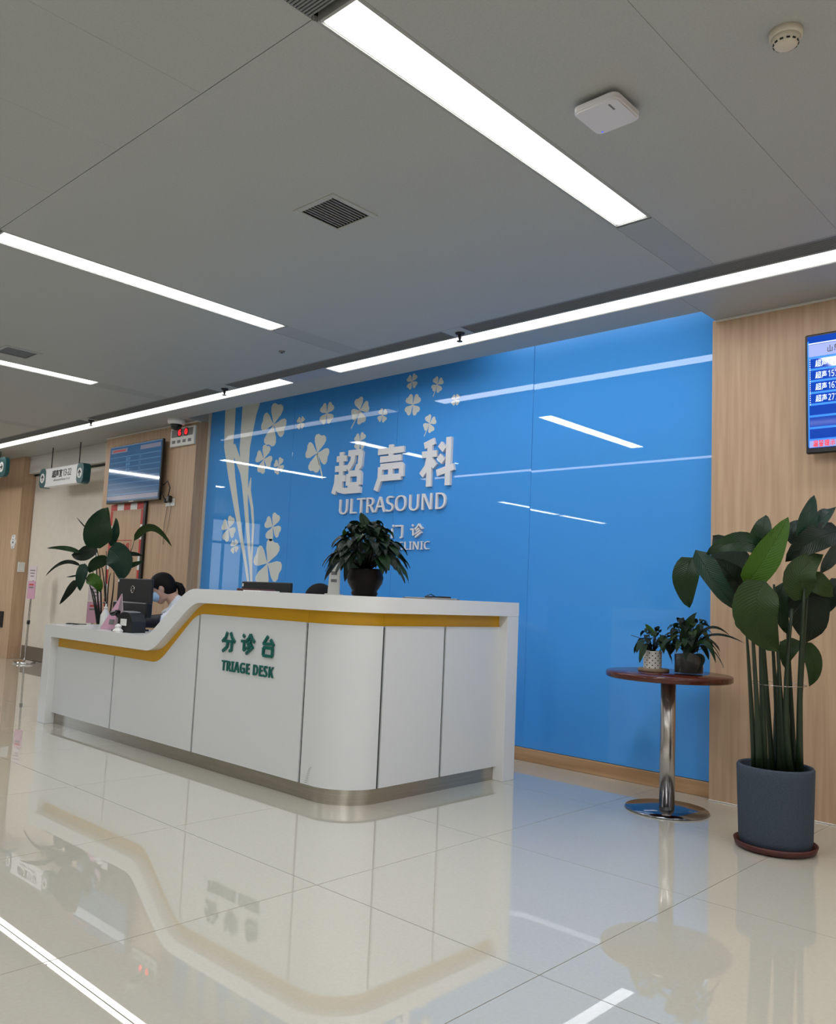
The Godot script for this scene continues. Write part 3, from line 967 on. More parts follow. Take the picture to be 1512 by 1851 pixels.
	put("coat_collar", done(cs), M.paper, t)

func stool(at: Vector3, label: String) -> void:
	var t := thing("stool", label, "stool", at, 0, "swivel stools behind the desk")
	put("seat", lathe([Vector2(0, 0.35), Vector2(0.17, 0.35), Vector2(0.18, 0.365), Vector2(0.18, 0.40), Vector2(0.16, 0.415), Vector2(0, 0.418)], 28), M.matt, t)
	put("column", lathe([Vector2(0, 0.05), Vector2(0.028, 0.05), Vector2(0.028, 0.35), Vector2(0, 0.35)], 16), M.chrome, t)
	put("base", lathe([Vector2(0, 0), Vector2(0.20, 0), Vector2(0.20, 0.012), Vector2(0.05, 0.05), Vector2(0, 0.05)], 28), M.chrome, t)

# ================================================================ scene
func _ready() -> void:
	rng.seed = 20240
	# ---- camera
	var cam := Camera3D.new()
	cam.name = "camera"
	add_child(cam)
	cam.fov = 62.593
	cam.near = 0.05
	cam.far = 200.0
	cam.transform = Transform3D(Basis(Vector3(0.73293, 0.04359, -0.67891), Vector3(0.03723, 0.99388, 0.10400), Vector3(0.67928, -0.10150, 0.72682)), Vector3(0, 1.15, 0))
	cam.current = true
	# ---- sky and exposure
	var env := Environment.new()
	env.background_mode = Environment.BG_SKY
	var sky := Sky.new()
	var sm := ProceduralSkyMaterial.new()
	sm.sky_top_color = Color(0.72, 0.80, 0.90)
	sm.sky_horizon_color = Color(0.86, 0.89, 0.93)
	sm.ground_horizon_color = Color(0.62, 0.62, 0.60)
	sm.ground_bottom_color = Color(0.50, 0.50, 0.48)
	sm.sun_angle_max = 0.0
	sky.sky_material = sm
	env.sky = sky
	env.background_energy_multiplier = 2.0
	env.tonemap_mode = Environment.TONE_MAPPER_LINEAR
	env.tonemap_exposure = 1.38
	env.sdfgi_enabled = true
	env.ssao_enabled = true
	env.ssil_enabled = true
	var we := WorldEnvironment.new()
	we.name = "environment"
	we.environment = env
	add_child(we)
	var f1 := SystemFont.new()
	f1.font_names = PackedStringArray(["Droid Sans"])
	sans = f1
	var f2 := SystemFont.new()
	f2.font_names = PackedStringArray(["Droid Sans"])
	f2.font_weight = 700
	sans_bold = f2
	make_materials()
	lamps()
	setting()
	blue_wall()
	oak_walls()
	desk()
	ceiling_fittings()
	right_corner()
	left_corner()
	on_desk()
	people()

func lamps() -> void:
	ceiling_lamp(-1.967, -3.535, -1.63, "wide ceiling light panel nearest the viewer, beside the white access point")
	ceiling_lamp(-4.752, -3.54, -1.63, "ceiling light panel between the square air vent and the teal arrow sign")
	ceiling_lamp(-7.535, -3.55, -1.63, "shortest ceiling light panel, below the small vent at the frame's edge")
	ceiling_lamp(-10.34, -3.545, -1.60, "fourth ceiling light of the row, beyond the left edge of the view")
	ceiling_lamp(-13.125, -3.545, -1.63, "fifth ceiling light of the row, mirrored in the far television")
	ceiling_lamp(0.818, -3.54, -1.63, "ceiling light of the row to the right of the view")
	ceiling_lamp(3.3, -3.54, -1.63, "last ceiling light of the row at the right end wall")
	ceiling_lamp(-9.4, 1.85, 3.72, "ceiling light behind the viewer, mirrored as the longer streak in blue glass", CEIL - 0.049)
	ceiling_lamp(-9.4, 3.88, 5.55, "ceiling light behind the viewer, mirrored right of the longer streak", CEIL - 0.049)
	var place := ["fourth", "third", "second", "first"]
	var hall := [-4.752, -1.967, 0.818, 3.3]
	for i in 4:
		ceiling_lamp(hall[i], 1.85, 3.70, "ceiling light behind the viewer, near row, %s from the right end wall" % place[i], CEIL - 0.049)
		ceiling_lamp(hall[i], 3.88, 5.73, "ceiling light behind the viewer, far row, %s from the right end wall" % place[i], CEIL - 0.049)
	strip_lamp(-13.3, -5.90, -4.525, 0.165, 1.3, "left length of the strip light along the blue wall's ceiling edge")
	strip_lamp(-5.28, 3.7, -4.525, 0.165, 6.0, "right length of the strip light along the blue wall's ceiling edge")
	var cv := thing("cove_light", "hidden tube light glowing in the slot above the blue wall's right end", "strip light", Vector3(-3.20, 3.285, -4.955))
	put("housing", span(Vector3(-0.95, 0.0, -0.018), Vector3(0.95, 0.014, 0.018), 0.002), M.channel, cv)
	put("tube", tube([Vector3(-0.93, -0.010, 0), Vector3(0.93, -0.010, 0)], [0.008], 10), M.lamp, cv)
	area_light(cv, Vector3(0, -0.020, 0), 1.86, 0.02, 22.0)
	strip_lamp(-9.0, 3.7, -0.72, 0.165, 4.0, "strip light behind the viewer, mirrored as a thin line in blue glass")

func setting() -> void:
	# floor: slab and tiles
	var fl := struct_root("floor")
	put("slab", span(Vector3(-16.2, -0.20, -5.6), Vector3(4.2, -0.010, 8.2)), M.grout, fl)
	var pitch := 1.065
	var gap := 0.0035
	for i in range(-14, 6):
		for k in range(-5, 9):
			var x0 := -1.557 + i * pitch
			var z0 := -1.247 + k * pitch
			var x1 := minf(x0 + pitch, 4.05)
			var z1 := minf(z0 + pitch, 8.05)
			x0 = maxf(x0, -16.05)
			z0 = maxf(z0, -5.5)
			if x1 - x0 < 0.05 or z1 - z0 < 0.05:
				continue
			put("floor_tile", span(Vector3(x0 + gap / 2, -0.012, z0 + gap / 2), Vector3(x1 - gap / 2, 0, z1 - gap / 2)), M.floor, fl)
	# ceiling: slab above, panels below
	var ce := struct_root("ceiling")
	put("slab", span(Vector3(-16.2, 3.36, -5.6), Vector3(4.2, 3.55, 8.2)), M.plenum, ce)
	var th := 0.02
	var y0 := CEIL
	var y1 := CEIL + th
	var cx := [-13.125, -10.34, -7.535, -4.752, -1.967, 0.818, 3.3]
	var half := 0.098
	var g := 0.0005
	for i in cx.size():
		var c: float = cx[i]
		# channels that carry the lights and run on to the slot grilles
		put("channel_panel", span(Vector3(c - half + g, y0 + 0.001, -4.262), Vector3(c + half - g, y1, -3.562)), M.channel, ce)
		put("channel_panel", span(Vector3(c - half + g, y0, -0.82), Vector3(c + half - g, y1, -1.245)), M.ceiling, ce)
		if c > -12.0 and c < 3.2 or c > 3.2:
			for s in [-1.0, 1.0]:
				put("channel_edge", span(Vector3(c + s * half, y0, -3.562), Vector3(c + s * (half - 0.0035), y1, -1.61)), M.channel, ce)
	var lefts := [-15.95, -13.125 + half, -10.34 + half, -7.535 + half, -4.752 + half, -1.967 + half, 0.818 + half, 3.3 + half]
	var rights := [-13.125 - half, -10.34 - half, -7.535 - half, -4.752 - half, -1.967 - half, 0.818 - half, 3.3 - half, 4.0]
	var vents := {2: [-7.08, -2.66], 4: [-3.06, -2.585]}
	var vh := 0.138
	for i in 8:
		var a: float = lefts[i]
		var b: float = rights[i]
		var cuts := [a, b]
		if i == 5:
			cuts = [a, -1.235, -0.60, 0.06, b]
		for k in cuts.size() - 1:
			var p: float = cuts[k] + g
			var q: float = cuts[k + 1] - g
			if vents.has(i - 1) and false:
				pass
			var vi := -1.0
			var vz := 0.0
			if i == 3:
				vi = vents[2][0]
				vz = vents[2][1]
			if i == 4:
				vi = vents[4][0]
				vz = vents[4][1]
			if vi != -1.0:
				var st := new_st()
				for r in [[p, vi - vh, -4.262, -1.6012], [vi + vh, q, -4.262, -1.6012], [vi - vh, vi + vh, -4.262, vz - vh], [vi - vh, vi + vh, vz + vh, -1.6012]]:
					add_box(st, Vector3((r[0] + r[1]) / 2, (y0 + y1) / 2, (r[2] + r[3]) / 2), Vector3(r[1] - r[0], th, r[3] - r[2]))
				put("ceiling_panel", done(st), M.ceiling, ce)
			else:
				put("ceiling_panel", span(Vector3(p, y0, -4.262), Vector3(q, y1, -1.6012), 0.001), M.ceiling, ce)
		var n := maxi(1, roundi((b - a) / 0.64))
		for k in n:
			put("ceiling_panel", span(Vector3(lerpf(a, b, float(k) / n) + g, y0, -1.5988), Vector3(lerpf(a, b, float(k + 1) / n) - g, y1, -0.82), 0.001), M.ceiling, ce)
	put("ceiling_panel", span(Vector3(-15.95, y0, -0.62), Vector3(4.0, y1, 8.0)), M.ceiling, ce)
	put("filler", span(Vector3(-15.95, y0, -0.632), Vector3(4.0, y1, -0.622)), M.channel, ce)
	put("filler", span(Vector3(-15.95, y0, -0.818), Vector3(4.0, y1, -0.808)), M.channel, ce)
	# soffit between the strip light and the walls; a slot is left in front of the blue glass
	var zs := -4.92
	put("soffit", span(Vector3(-15.95, y0, zs), Vector3(-8.15, y1, -4.615)), M.ceiling, ce)
	put("soffit", span(Vector3(-8.148, y0, zs), Vector3(-2.242, y1, -4.615)), M.ceiling, ce)
	put("soffit", span(Vector3(-2.24, y0, zs), Vector3(4.0, y1, -4.615)), M.ceiling, ce)
	put("soffit", span(Vector3(-15.95, y0, -5.45), Vector3(-8.15, y1, zs - 0.0005)), M.ceiling, ce)
	put("soffit", span(Vector3(-2.24, y0, -5.45), Vector3(4.0, y1, zs - 0.0005)), M.ceiling, ce)
	put("slot_upstand", span(Vector3(-8.26, y1, zs), Vector3(-2.22, 3.30, zs + 0.015)), M.ceiling, ce)
	put("slot_upstand", span(Vector3(-2.24, y1, -5.2), Vector3(-2.225, 3.30, zs)), M.ceiling, ce)
	put("slot_upstand", span(Vector3(-8.160, y1, -5.2), Vector3(-8.145, 3.30, zs)), M.ceiling, ce)
	put("slot_cover", span(Vector3(-8.26, 3.30, -5.3), Vector3(-2.22, 3.32, zs + 0.015)), M.ceiling, ce)
	put("filler", span(Vector3(-5.895, y0, -4.615), Vector3(-5.285, y1, -4.44)), M.lamp_off, ce)
	put("filler", span(Vector3(-15.95, y0, -4.615), Vector3(-13.31, y1, -4.262)), M.ceiling, ce)
	put("filler", span(Vector3(3.71, y0, -4.615), Vector3(4.0, y1, -4.262)), M.ceiling, ce)
	put("filler", span(Vector3(-13.31, y0 + 0.001, -4.440), Vector3(3.71, y1, -4.426)), M.channel, ce)
	put("filler", span(Vector3(-13.31, y0, -4.276), Vector3(3.71, y1, -4.263)), M.channel, ce)
	# outer walls
	var wr := struct_root("wall_right")
	put("wall_face", span(Vector3(4.0, 0, -5.5), Vector3(4.2, 3.4, 8.2)), M.wall, wr)
	var wf := struct_root("wall_front")
	put("wall_face", span(Vector3(-16.2, 0, 8.0), Vector3(4.2, 3.4, 8.2)), M.beige, wf)
	var wl := struct_root("wall_left")
	put("wall_face", span(Vector3(-16.2, 0, -5.5), Vector3(-16.0, 3.4, -0.1)), M.wall, wl)
	put("wall_face", span(Vector3(-16.2, 0, 1.5), Vector3(-16.0, 3.4, 8.2)), M.wall, wl)
	put("wall_face", span(Vector3(-16.2, 2.75, -0.1), Vector3(-16.0, 3.4, 1.5)), M.wall, wl)
	put("wall_face", span(Vector3(-16.2, 0, -0.1), Vector3(-16.0, 0.9, 1.5)), M.wall, wl)
	var wn := struct_root("window_1")
	var ws := new_st()
	for z in [-0.08, 0.44, 0.96, 1.48]:
		add_box(ws, Vector3(-16.08, 1.825, z), Vector3(0.06, 1.85, 0.05), 0.004)
	for y in [0.925, 2.2, 2.725]:
		add_box(ws, Vector3(-16.08, y, 0.7), Vector3(0.06, 0.05, 1.6), 0.004)
	put("window_frame", done(ws), M.grey, wn)
	for k in 3:
		put("pane", span(Vector3(-16.086, 0.94, -0.06 + k * 0.52), Vector3(-16.080, 2.71, 0.42 + k * 0.52)), M.glass, wn)
	var bm := struct_root("trim_1")
	put("bulkhead", span(Vector3(-14.3, 2.62, -5.1), Vector3(-13.9, CEIL, 8.0)), M.wall, bm)

func blue_wall() -> void:
	var w := struct_root("wall_back")
	put("wall_core", span(Vector3(-8.4, 0, -5.5), Vector3(-2.2, 3.4, -5.24)), M.wall, w)
	var seams := [-8.10, -6.61, -5.155, -3.705, -2.245]
	var tilt := [0.0, 0.0, 0.0004, -0.0022]
	for i in 4:
		var a: float = seams[i] + 0.0012
		var b: float = seams[i + 1] - 0.0012
		var o := put("glass_panel", box(Vector3(b - a, 3.20, 0.012), 0.0008), M.blue, w, Vector3((a + b) / 2, 0.095 + 1.60, ZB - 0.008))
		o.rotation.x = tilt[i]
	put("edge_trim", span(Vector3(-8.145, 0, -5.24), Vector3(-8.102, 3.29, -5.192)), M.header, w)
	var base := struct_root("baseboard_back")
	put("baseboard", span(Vector3(-8.144, 0, -5.24), Vector3(-2.262, 0.092, -5.188), 0.003), M.oak_dark, base)
	# printed clover branches on the glass
	var sprays := [
		[[-7.75, 3.28, 0.20], [-7.735, 2.90, 0.19], [-7.73, 2.70, 0.170], [-7.63, 2.35, 0.123], [-7.51, 2.02, 0.087], [-7.38, 1.68, 0.06], [-7.27, 1.40, 0.046], [-7.12, 0.95, 0.03]],
		[[-7.33, 3.28, 0.38], [-7.39, 3.0, 0.26], [-7.43, 2.66, 0.184], [-7.40, 2.37, 0.129], [-7.35, 2.08, 0.075], [-7.25, 1.64, 0.052], [-7.19, 1.38, 0.037], [-7.10, 0.95, 0.025]],
		[[-7.66, 2.72, 0.10], [-7.54, 2.54, 0.099], [-7.44, 2.39, 0.087], [-7.40, 2.25, 0.06]],
		[[-7.285, 2.33, 0.012], [-7.30, 2.19, 0.06], [-7.23, 2.01, 0.046], [-7.19, 1.82, 0.037], [-7.18, 1.45, 0.029], [-7.12, 0.95, 0.02]]]
	var lift := 0.0
	for b in sprays:
		lift += 0.0002
		var l := PackedVector2Array()
		var r := PackedVector2Array()
		for p in b:
			l.append(Vector2(p[0] - p[2] / 2, p[1]))
			r.append(Vector2(p[0] + p[2] / 2, p[1]))
		r.reverse()
		l.append_array(r)
		put("branch_print", extrude(l, ZB - 0.0022, ZB - 0.0012 + lift), M.print, w)
	var clovers := [[-6.95, 2.86, 0.215, 0.5, 0], [-7.08, 2.51, 0.145, 0.45, 0], [-6.82, 2.42, 0.086, 0.3, 0], [-6.23, 2.50, 0.180, 0.5, 1], [-6.51, 2.83, 0.067, 0.05, 0], [-6.12, 2.88, 0.112, 0.0, 0], [-7.63, 1.80, 0.135, 0.35, 0],
		[-7.50, 1.61, 0.076, 0.2, 0], [-6.86, 1.80, 0.140, 0.3, 0], [-6.91, 1.43, 0.24, 0.35, 0], [-5.65, 2.85, 0.124, -0.5, 1], [-5.35, 2.77, 0.066, -0.2, 0], [-5.00, 3.03, 0.07, 0.1, 0], [-4.70, 2.96, 0.07, -0.3, 1], [-4.98, 2.82, 0.10, -0.1, 0],
		[-4.49, 2.80, 0.05, 0.0, 0], [-4.77, 2.63, 0.077, -0.4, 1], [-5.63, 2.56, 0.085, 0.1, 0]]
	for c in clovers:
		var st := new_st()
		var r: float = c[2]
		for k in 4:
			var a: float = c[3] + PI / 4 + k * PI / 2
			var ax := Vector2(cos(a), sin(a)) * Vector2(0.92, 1.0)
			var sd := Vector2(-ax.y, ax.x)
			var poly := PackedVector2Array()
			for q in [[0.0, 0.0], [0.25, 0.17], [0.55, 0.40], [0.80, 0.49], [0.96, 0.43], [1.04, 0.24], [0.98, 0.0], [1.04, -0.24], [0.96, -0.43], [0.80, -0.49], [0.55, -0.40], [0.25, -0.17]]:
				poly.append(Vector2(c[0], c[1]) + (ax * q[0] + sd * q[1]) * r)
			add_extrude(st, poly, ZB - 0.0022, ZB - 0.0010)
		if c[4]:
			var a2: float = c[3] - PI / 2 - 0.12
			var d := Vector2(cos(a2), sin(a2))
			var n := Vector2(-d.y, d.x) * r * 0.05
			var o := Vector2(c[0], c[1])
			add_extrude(st, PackedVector2Array([o - n, o + n, o + d * r * 1.55 + n, o + d * r * 1.55 - n]), ZB - 0.0022, ZB - 0.0010)
		put("clover_print", done(st), M.print, w)
	# raised lettering
	var z := ZB + 0.002
	var t := thing("wall_lettering", "large raised white Chinese characters at the top of the blue wall", "lettering", Vector3(-5.945, 2.075, z), 0, "raised lettering on the blue wall")
	han("超声科", t, Vector3.ZERO, 0.385, 0.42, 0.553, 0.056, 0.019, M.sign)
	t = thing("wall_lettering", "raised white word ULTRASOUND under the large Chinese characters", "lettering", Vector3(-5.865, 1.890, z), 0, "raised lettering on the blue wall")
	latin("ULTRASOUND", t, Vector3.ZERO, 0.137, 1.345, 0.020, M.sign)
	t = thing("wall_lettering", "small raised white Chinese characters half hidden by the counter plant", "lettering", Vector3(-5.63, 1.652, z), 0, "raised lettering on the blue wall")
	han("专家门诊", t, Vector3.ZERO, 0.155, 0.125, 0.233, 0.014, 0.016, M.sign)
	t = thing("wall_lettering", "raised white words SPECIALIST CLINIC, smallest line on the blue wall", "lettering", Vector3(-5.72, 1.556, z), 0, "raised lettering on the blue wall")
	latin("SPECIALIST CLINIC", t, Vector3.ZERO, 0.068, 1.02, 0.012, M.sign)

func oak_walls() -> void:
	var r := struct_root("wall_oak_right")
	put("wall_core", span(Vector3(-2.2, 0, -5.5), Vector3(4.1, 3.4, -5.16)), M.wall, r)
	for k in 5:
		put("oak_panel", span(Vector3(-2.26 + k * 1.22 + 0.001, 0.006, -5.18), Vector3(-2.26 + (k + 1) * 1.22 - 0.001, CEIL, -5.13), 0.0015), M.oak, r)
	var tr := struct_root("trim_2")
	put("floor_bead", span(Vector3(-2.258, 0, -5.16), Vector3(3.9, 0.007, -5.122), 0.002), M.wall, tr)
	put("ceiling_bead", span(Vector3(-2.24, CEIL - 0.014, -5.16), Vector3(3.9, CEIL, -5.118), 0.003), M.header, tr)
	# television column
	var c := struct_root("wall_oak_column")
	put("wall_core", span(Vector3(-10.20, 0, -5.5), Vector3(-8.17, 3.4, -5.10)), M.wall, c)
	put("oak_panel", span(Vector3(-10.24, 0, -5.30), Vector3(-9.19, CEIL, ZC), 0.002), M.oak, c)
	put("oak_panel", span(Vector3(-9.189, 0, -5.20), Vector3(-8.145, CEIL, ZC), 0.002), M.oak, c)
	var t3 := struct_root("trim_3")
	put("ceiling_bead", span(Vector3(-10.25, CEIL - 0.02, -5.10), Vector3(-8.137, CEIL, ZC + 0.008), 0.003), M.header, t3)
	# far left oak wall with its return
	var l := struct_root("wall_oak_left")
	put("wall_core", span(Vector3(-16.1, 0, -5.5), Vector3(-12.98, 3.4, -5.16)), M.wall, l)
	put("oak_panel", span(Vector3(-16.0, 0, -5.3), Vector3(-14.22, CEIL, ZW), 0.002), M.oak, l)
	put("oak_panel", span(Vector3(-14.218, 0, -5.36), Vector3(-12.95, CEIL, ZW), 0.002), M.oak, l)
	# door recess with header
	var h := struct_root("wall_header")
	put("header_face", span(Vector3(-12.97, 2.76, -5.5), Vector3(-10.22, 3.4, -5.21)), M.header, h)
	var d := struct_root("door_1")
	put("door_core", span(Vector3(-12.97, 0, -5.52), Vector3(-10.22, 2.78, -5.36)), M.wall, d)
	put("door_leaf", span(Vector3(-12.94, 0.006, -5.36), Vector3(-10.72, 2.74, -5.31), 0.003), M.beige, d)
	put("door_leaf", span(Vector3(-10.715, 0.006, -5.36), Vector3(-10.245, 2.74, -5.335), 0.003), M.beige, d)
	put("kick_plate", span(Vector3(-12.90, 0.012, -5.31), Vector3(-10.74, 0.20, -5.302), 0.002), M.taupe, d)
	put("track", span(Vector3(-12.94, 2.735, -5.36), Vector3(-10.245, 2.76, -5.28), 0.002), M.dark, d)

func desk() -> void:
	var t := thing("triage_desk", "long white L-shaped triage desk with yellow band and sloping counter", "reception desk")
	var s_end := s_of_z(DZE)
	var l1 := s_of_x(DXR - DR)
	var c := func(v: float) -> Callable: return func(_s: float) -> float: return v
	put("countertop", sweep(0.0, s_end, 0.06, -0.42, under_line, top_line, 0.03), M.white, t)
	put("end_panel", span(Vector3(DX0, 0, DZF + 0.06), Vector3(DX0 + 0.125, LO - 0.0985, -3.57), 0.002), M.white, t)
	put("end_panel", span(Vector3(DXR + 0.06, 0, DZE), Vector3(DXR - 0.42, HI - 0.0905, DZE + 0.12), 0.002), M.white, t)
	var s0 := 0.115
	var s9 := s_of_z(DZE + 0.115)
	var below := func(s: float) -> float: return band_line(s) - 0.004
	var above := func(s: float) -> float: return under_line(s) + 0.012
	var cuts := [s0, s_of_x(-4.90), s_of_x(-3.775), s_of_z(-3.405), s9]
	for i in 4:
		put("accent_band", sweep(cuts[i], cuts[i + 1] - 0.002, -0.010, -0.03, below, above, 0.03), M.yellow, t)
	var j := [s_of_x(-5.985), s_of_x(-4.88), s_of_x(-3.773), s_of_z(-3.405), s_of_z(-3.93)]
	put("joint_backing", sweep(s0, s9, -0.012, -0.03, c.call(0.085), func(s: float) -> float: return band_line(s) - 0.008, 0.03), M.joint, t)
	var e := [s0] + j + [s9]
	for i in 6:
		put("front_panel", sweep(e[i] + (0.0 if i == 0 else 0.0095), e[i + 1] - (0.0 if i == 5 else 0.0095), 0.0, -0.011, c.call(0.088), band_line, 0.03), M.panel, t)
	put("kick_plate", sweep(s0 + 0.01, s9, -0.022, -0.034, c.call(0.0), c.call(0.087), 0.03), M.steel, t)
	# scuffed foam print at the corner
	var sc := new_st()
	for k in 9:
		var sx := -3.672 - 0.0035 * k
		add_tube(sc, [Vector3(sx - 0.022, 0.175 - k * 0.0095, DZF), Vector3(sx, 0.190 - k * 0.0115, DZF)], [0.0011], 4)
	put("scuff_mark", done(sc), M.grey, t)
	# inside: work surface and its support
	put("work_surface", span(Vector3(-5.35, 0.72, -4.02), Vector3(-3.83, 0.75, -3.50), 0.003), M.white, t)
	put("work_support", span(Vector3(-5.33, 0, -3.98), Vector3(-5.30, 0.72, -3.52), 0.002), M.panel, t)
	put("work_support", span(Vector3(-3.88, 0, -3.98), Vector3(-3.85, 0.72, -3.59), 0.002), M.panel, t)
	put("inner_wall", span(Vector3(-5.42, 0.09, -3.50), Vector3(-3.80, 1.05, -3.48)), M.panel, t)
	put("inner_wall", span(Vector3(-6.95, 0.0, -3.54), Vector3(-5.43, 0.70, -3.52)), M.panel, t)
	# lettering
	var g := thing("desk_lettering", "raised dark green Chinese characters on the white desk front", "lettering", Vector3(-4.60, 0.755, DZF + 0.004), 0, "green lettering on the desk")
	han("分诊台", g, Vector3.ZERO, 0.148, 0.132, 0.204, 0.0175, 0.008, M.green)
	g = thing("desk_lettering", "raised dark green words TRIAGE DESK on the white desk front", "lettering", Vector3(-4.59, 0.640, DZF + 0.002), 0, "green lettering on the desk")
	latin("TRIAGE DESK", g, Vector3.ZERO, 0.064, 0.535, 0.006, M.green, true)

func vent(at: Vector3, label: String) -> void:
	var t := thing("air_vent", label, "air vent", at, 0, "square ceiling air vents")
	var st := new_st()
	for s in [-1.0, 1.0]:
		add_box(st, Vector3(s * 0.134, -0.002, 0), Vector3(0.030, 0.008, 0.298), 0.002)
		add_box(st, Vector3(0, -0.002, s * 0.134), Vector3(0.238, 0.008, 0.030), 0.002)
	put("frame", done(st), M.ceiling, t)
	var b := new_st()
	add_box(b, Vector3(0, 0.09, 0), Vector3(0.26, 0.006, 0.26))
	for s in [-1.0, 1.0]:
		add_box(b, Vector3(s * 0.13, 0.045, 0), Vector3(0.004, 0.09, 0.26))
		add_box(b, Vector3(0, 0.045, s * 0.13), Vector3(0.26, 0.09, 0.004))
	put("duct", done(b), M.black, t)
	var slat := box(Vector3(0.007, 0.020, 0.236), 0.001)
	for k in 11:
		put("slat", slat, M.louvre, t, Vector3(-0.108 + k * 0.0216, 0.010, 0), Vector3(0, 0, 0.45))

func slot_grille(x0: float, x1: float, label: String) -> void:
	var t := thing("slot_grille", label, "air grille", Vector3((x0 + x1) / 2, CEIL, -4.351), 0, "long slot grilles beside the strip light")
	var l := x1 - x0
	var st := new_st()
	for s in [-1.0, 1.0]:
		add_box(st, Vector3(0, 0.006, s * 0.071), Vector3(l, 0.016, 0.008), 0.001)
		add_box(st, Vector3(s * (l / 2 - 0.004), 0.006, 0), Vector3(0.008, 0.016, 0.134), 0.001)
	put("frame", done(st), M.louvre, t)
	put("duct", span(Vector3(-l / 2, 0.022, -0.075), Vector3(l / 2, 0.03, 0.075)), M.dark, t)
	var slat := box(Vector3(l - 0.016, 0.014, 0.010), 0.001)
	for k in 6:
		put("slat", slat, M.louvre, t, Vector3(0, 0.008, -0.055 + k * 0.022), Vector3(0.25, 0, 0))

func sprinkler(x: float, label: String) -> void:
	var t := thing("sprinkler", label, "sprinkler", Vector3(x, CEIL, -4.375), 0, "ceiling sprinklers")
	put("rosette", lathe([Vector2(0, -0.014), Vector2(0.028, -0.012), Vector2(0.036, 0), Vector2(0, 0)], 20), M.dark, t)
	put("body", lathe([Vector2(0, -0.05), Vector2(0.008, -0.05), Vector2(0.012, -0.03), Vector2(0.014, -0.012), Vector2(0, -0.012)], 12), M.dark, t)
	put("deflector", lathe([Vector2(0, -0.062), Vector2(0.021, -0.062), Vector2(0.021, -0.058), Vector2(0.004, -0.056), Vector2(0.004, -0.05), Vector2(0, -0.05)], 16), M.dark, t)

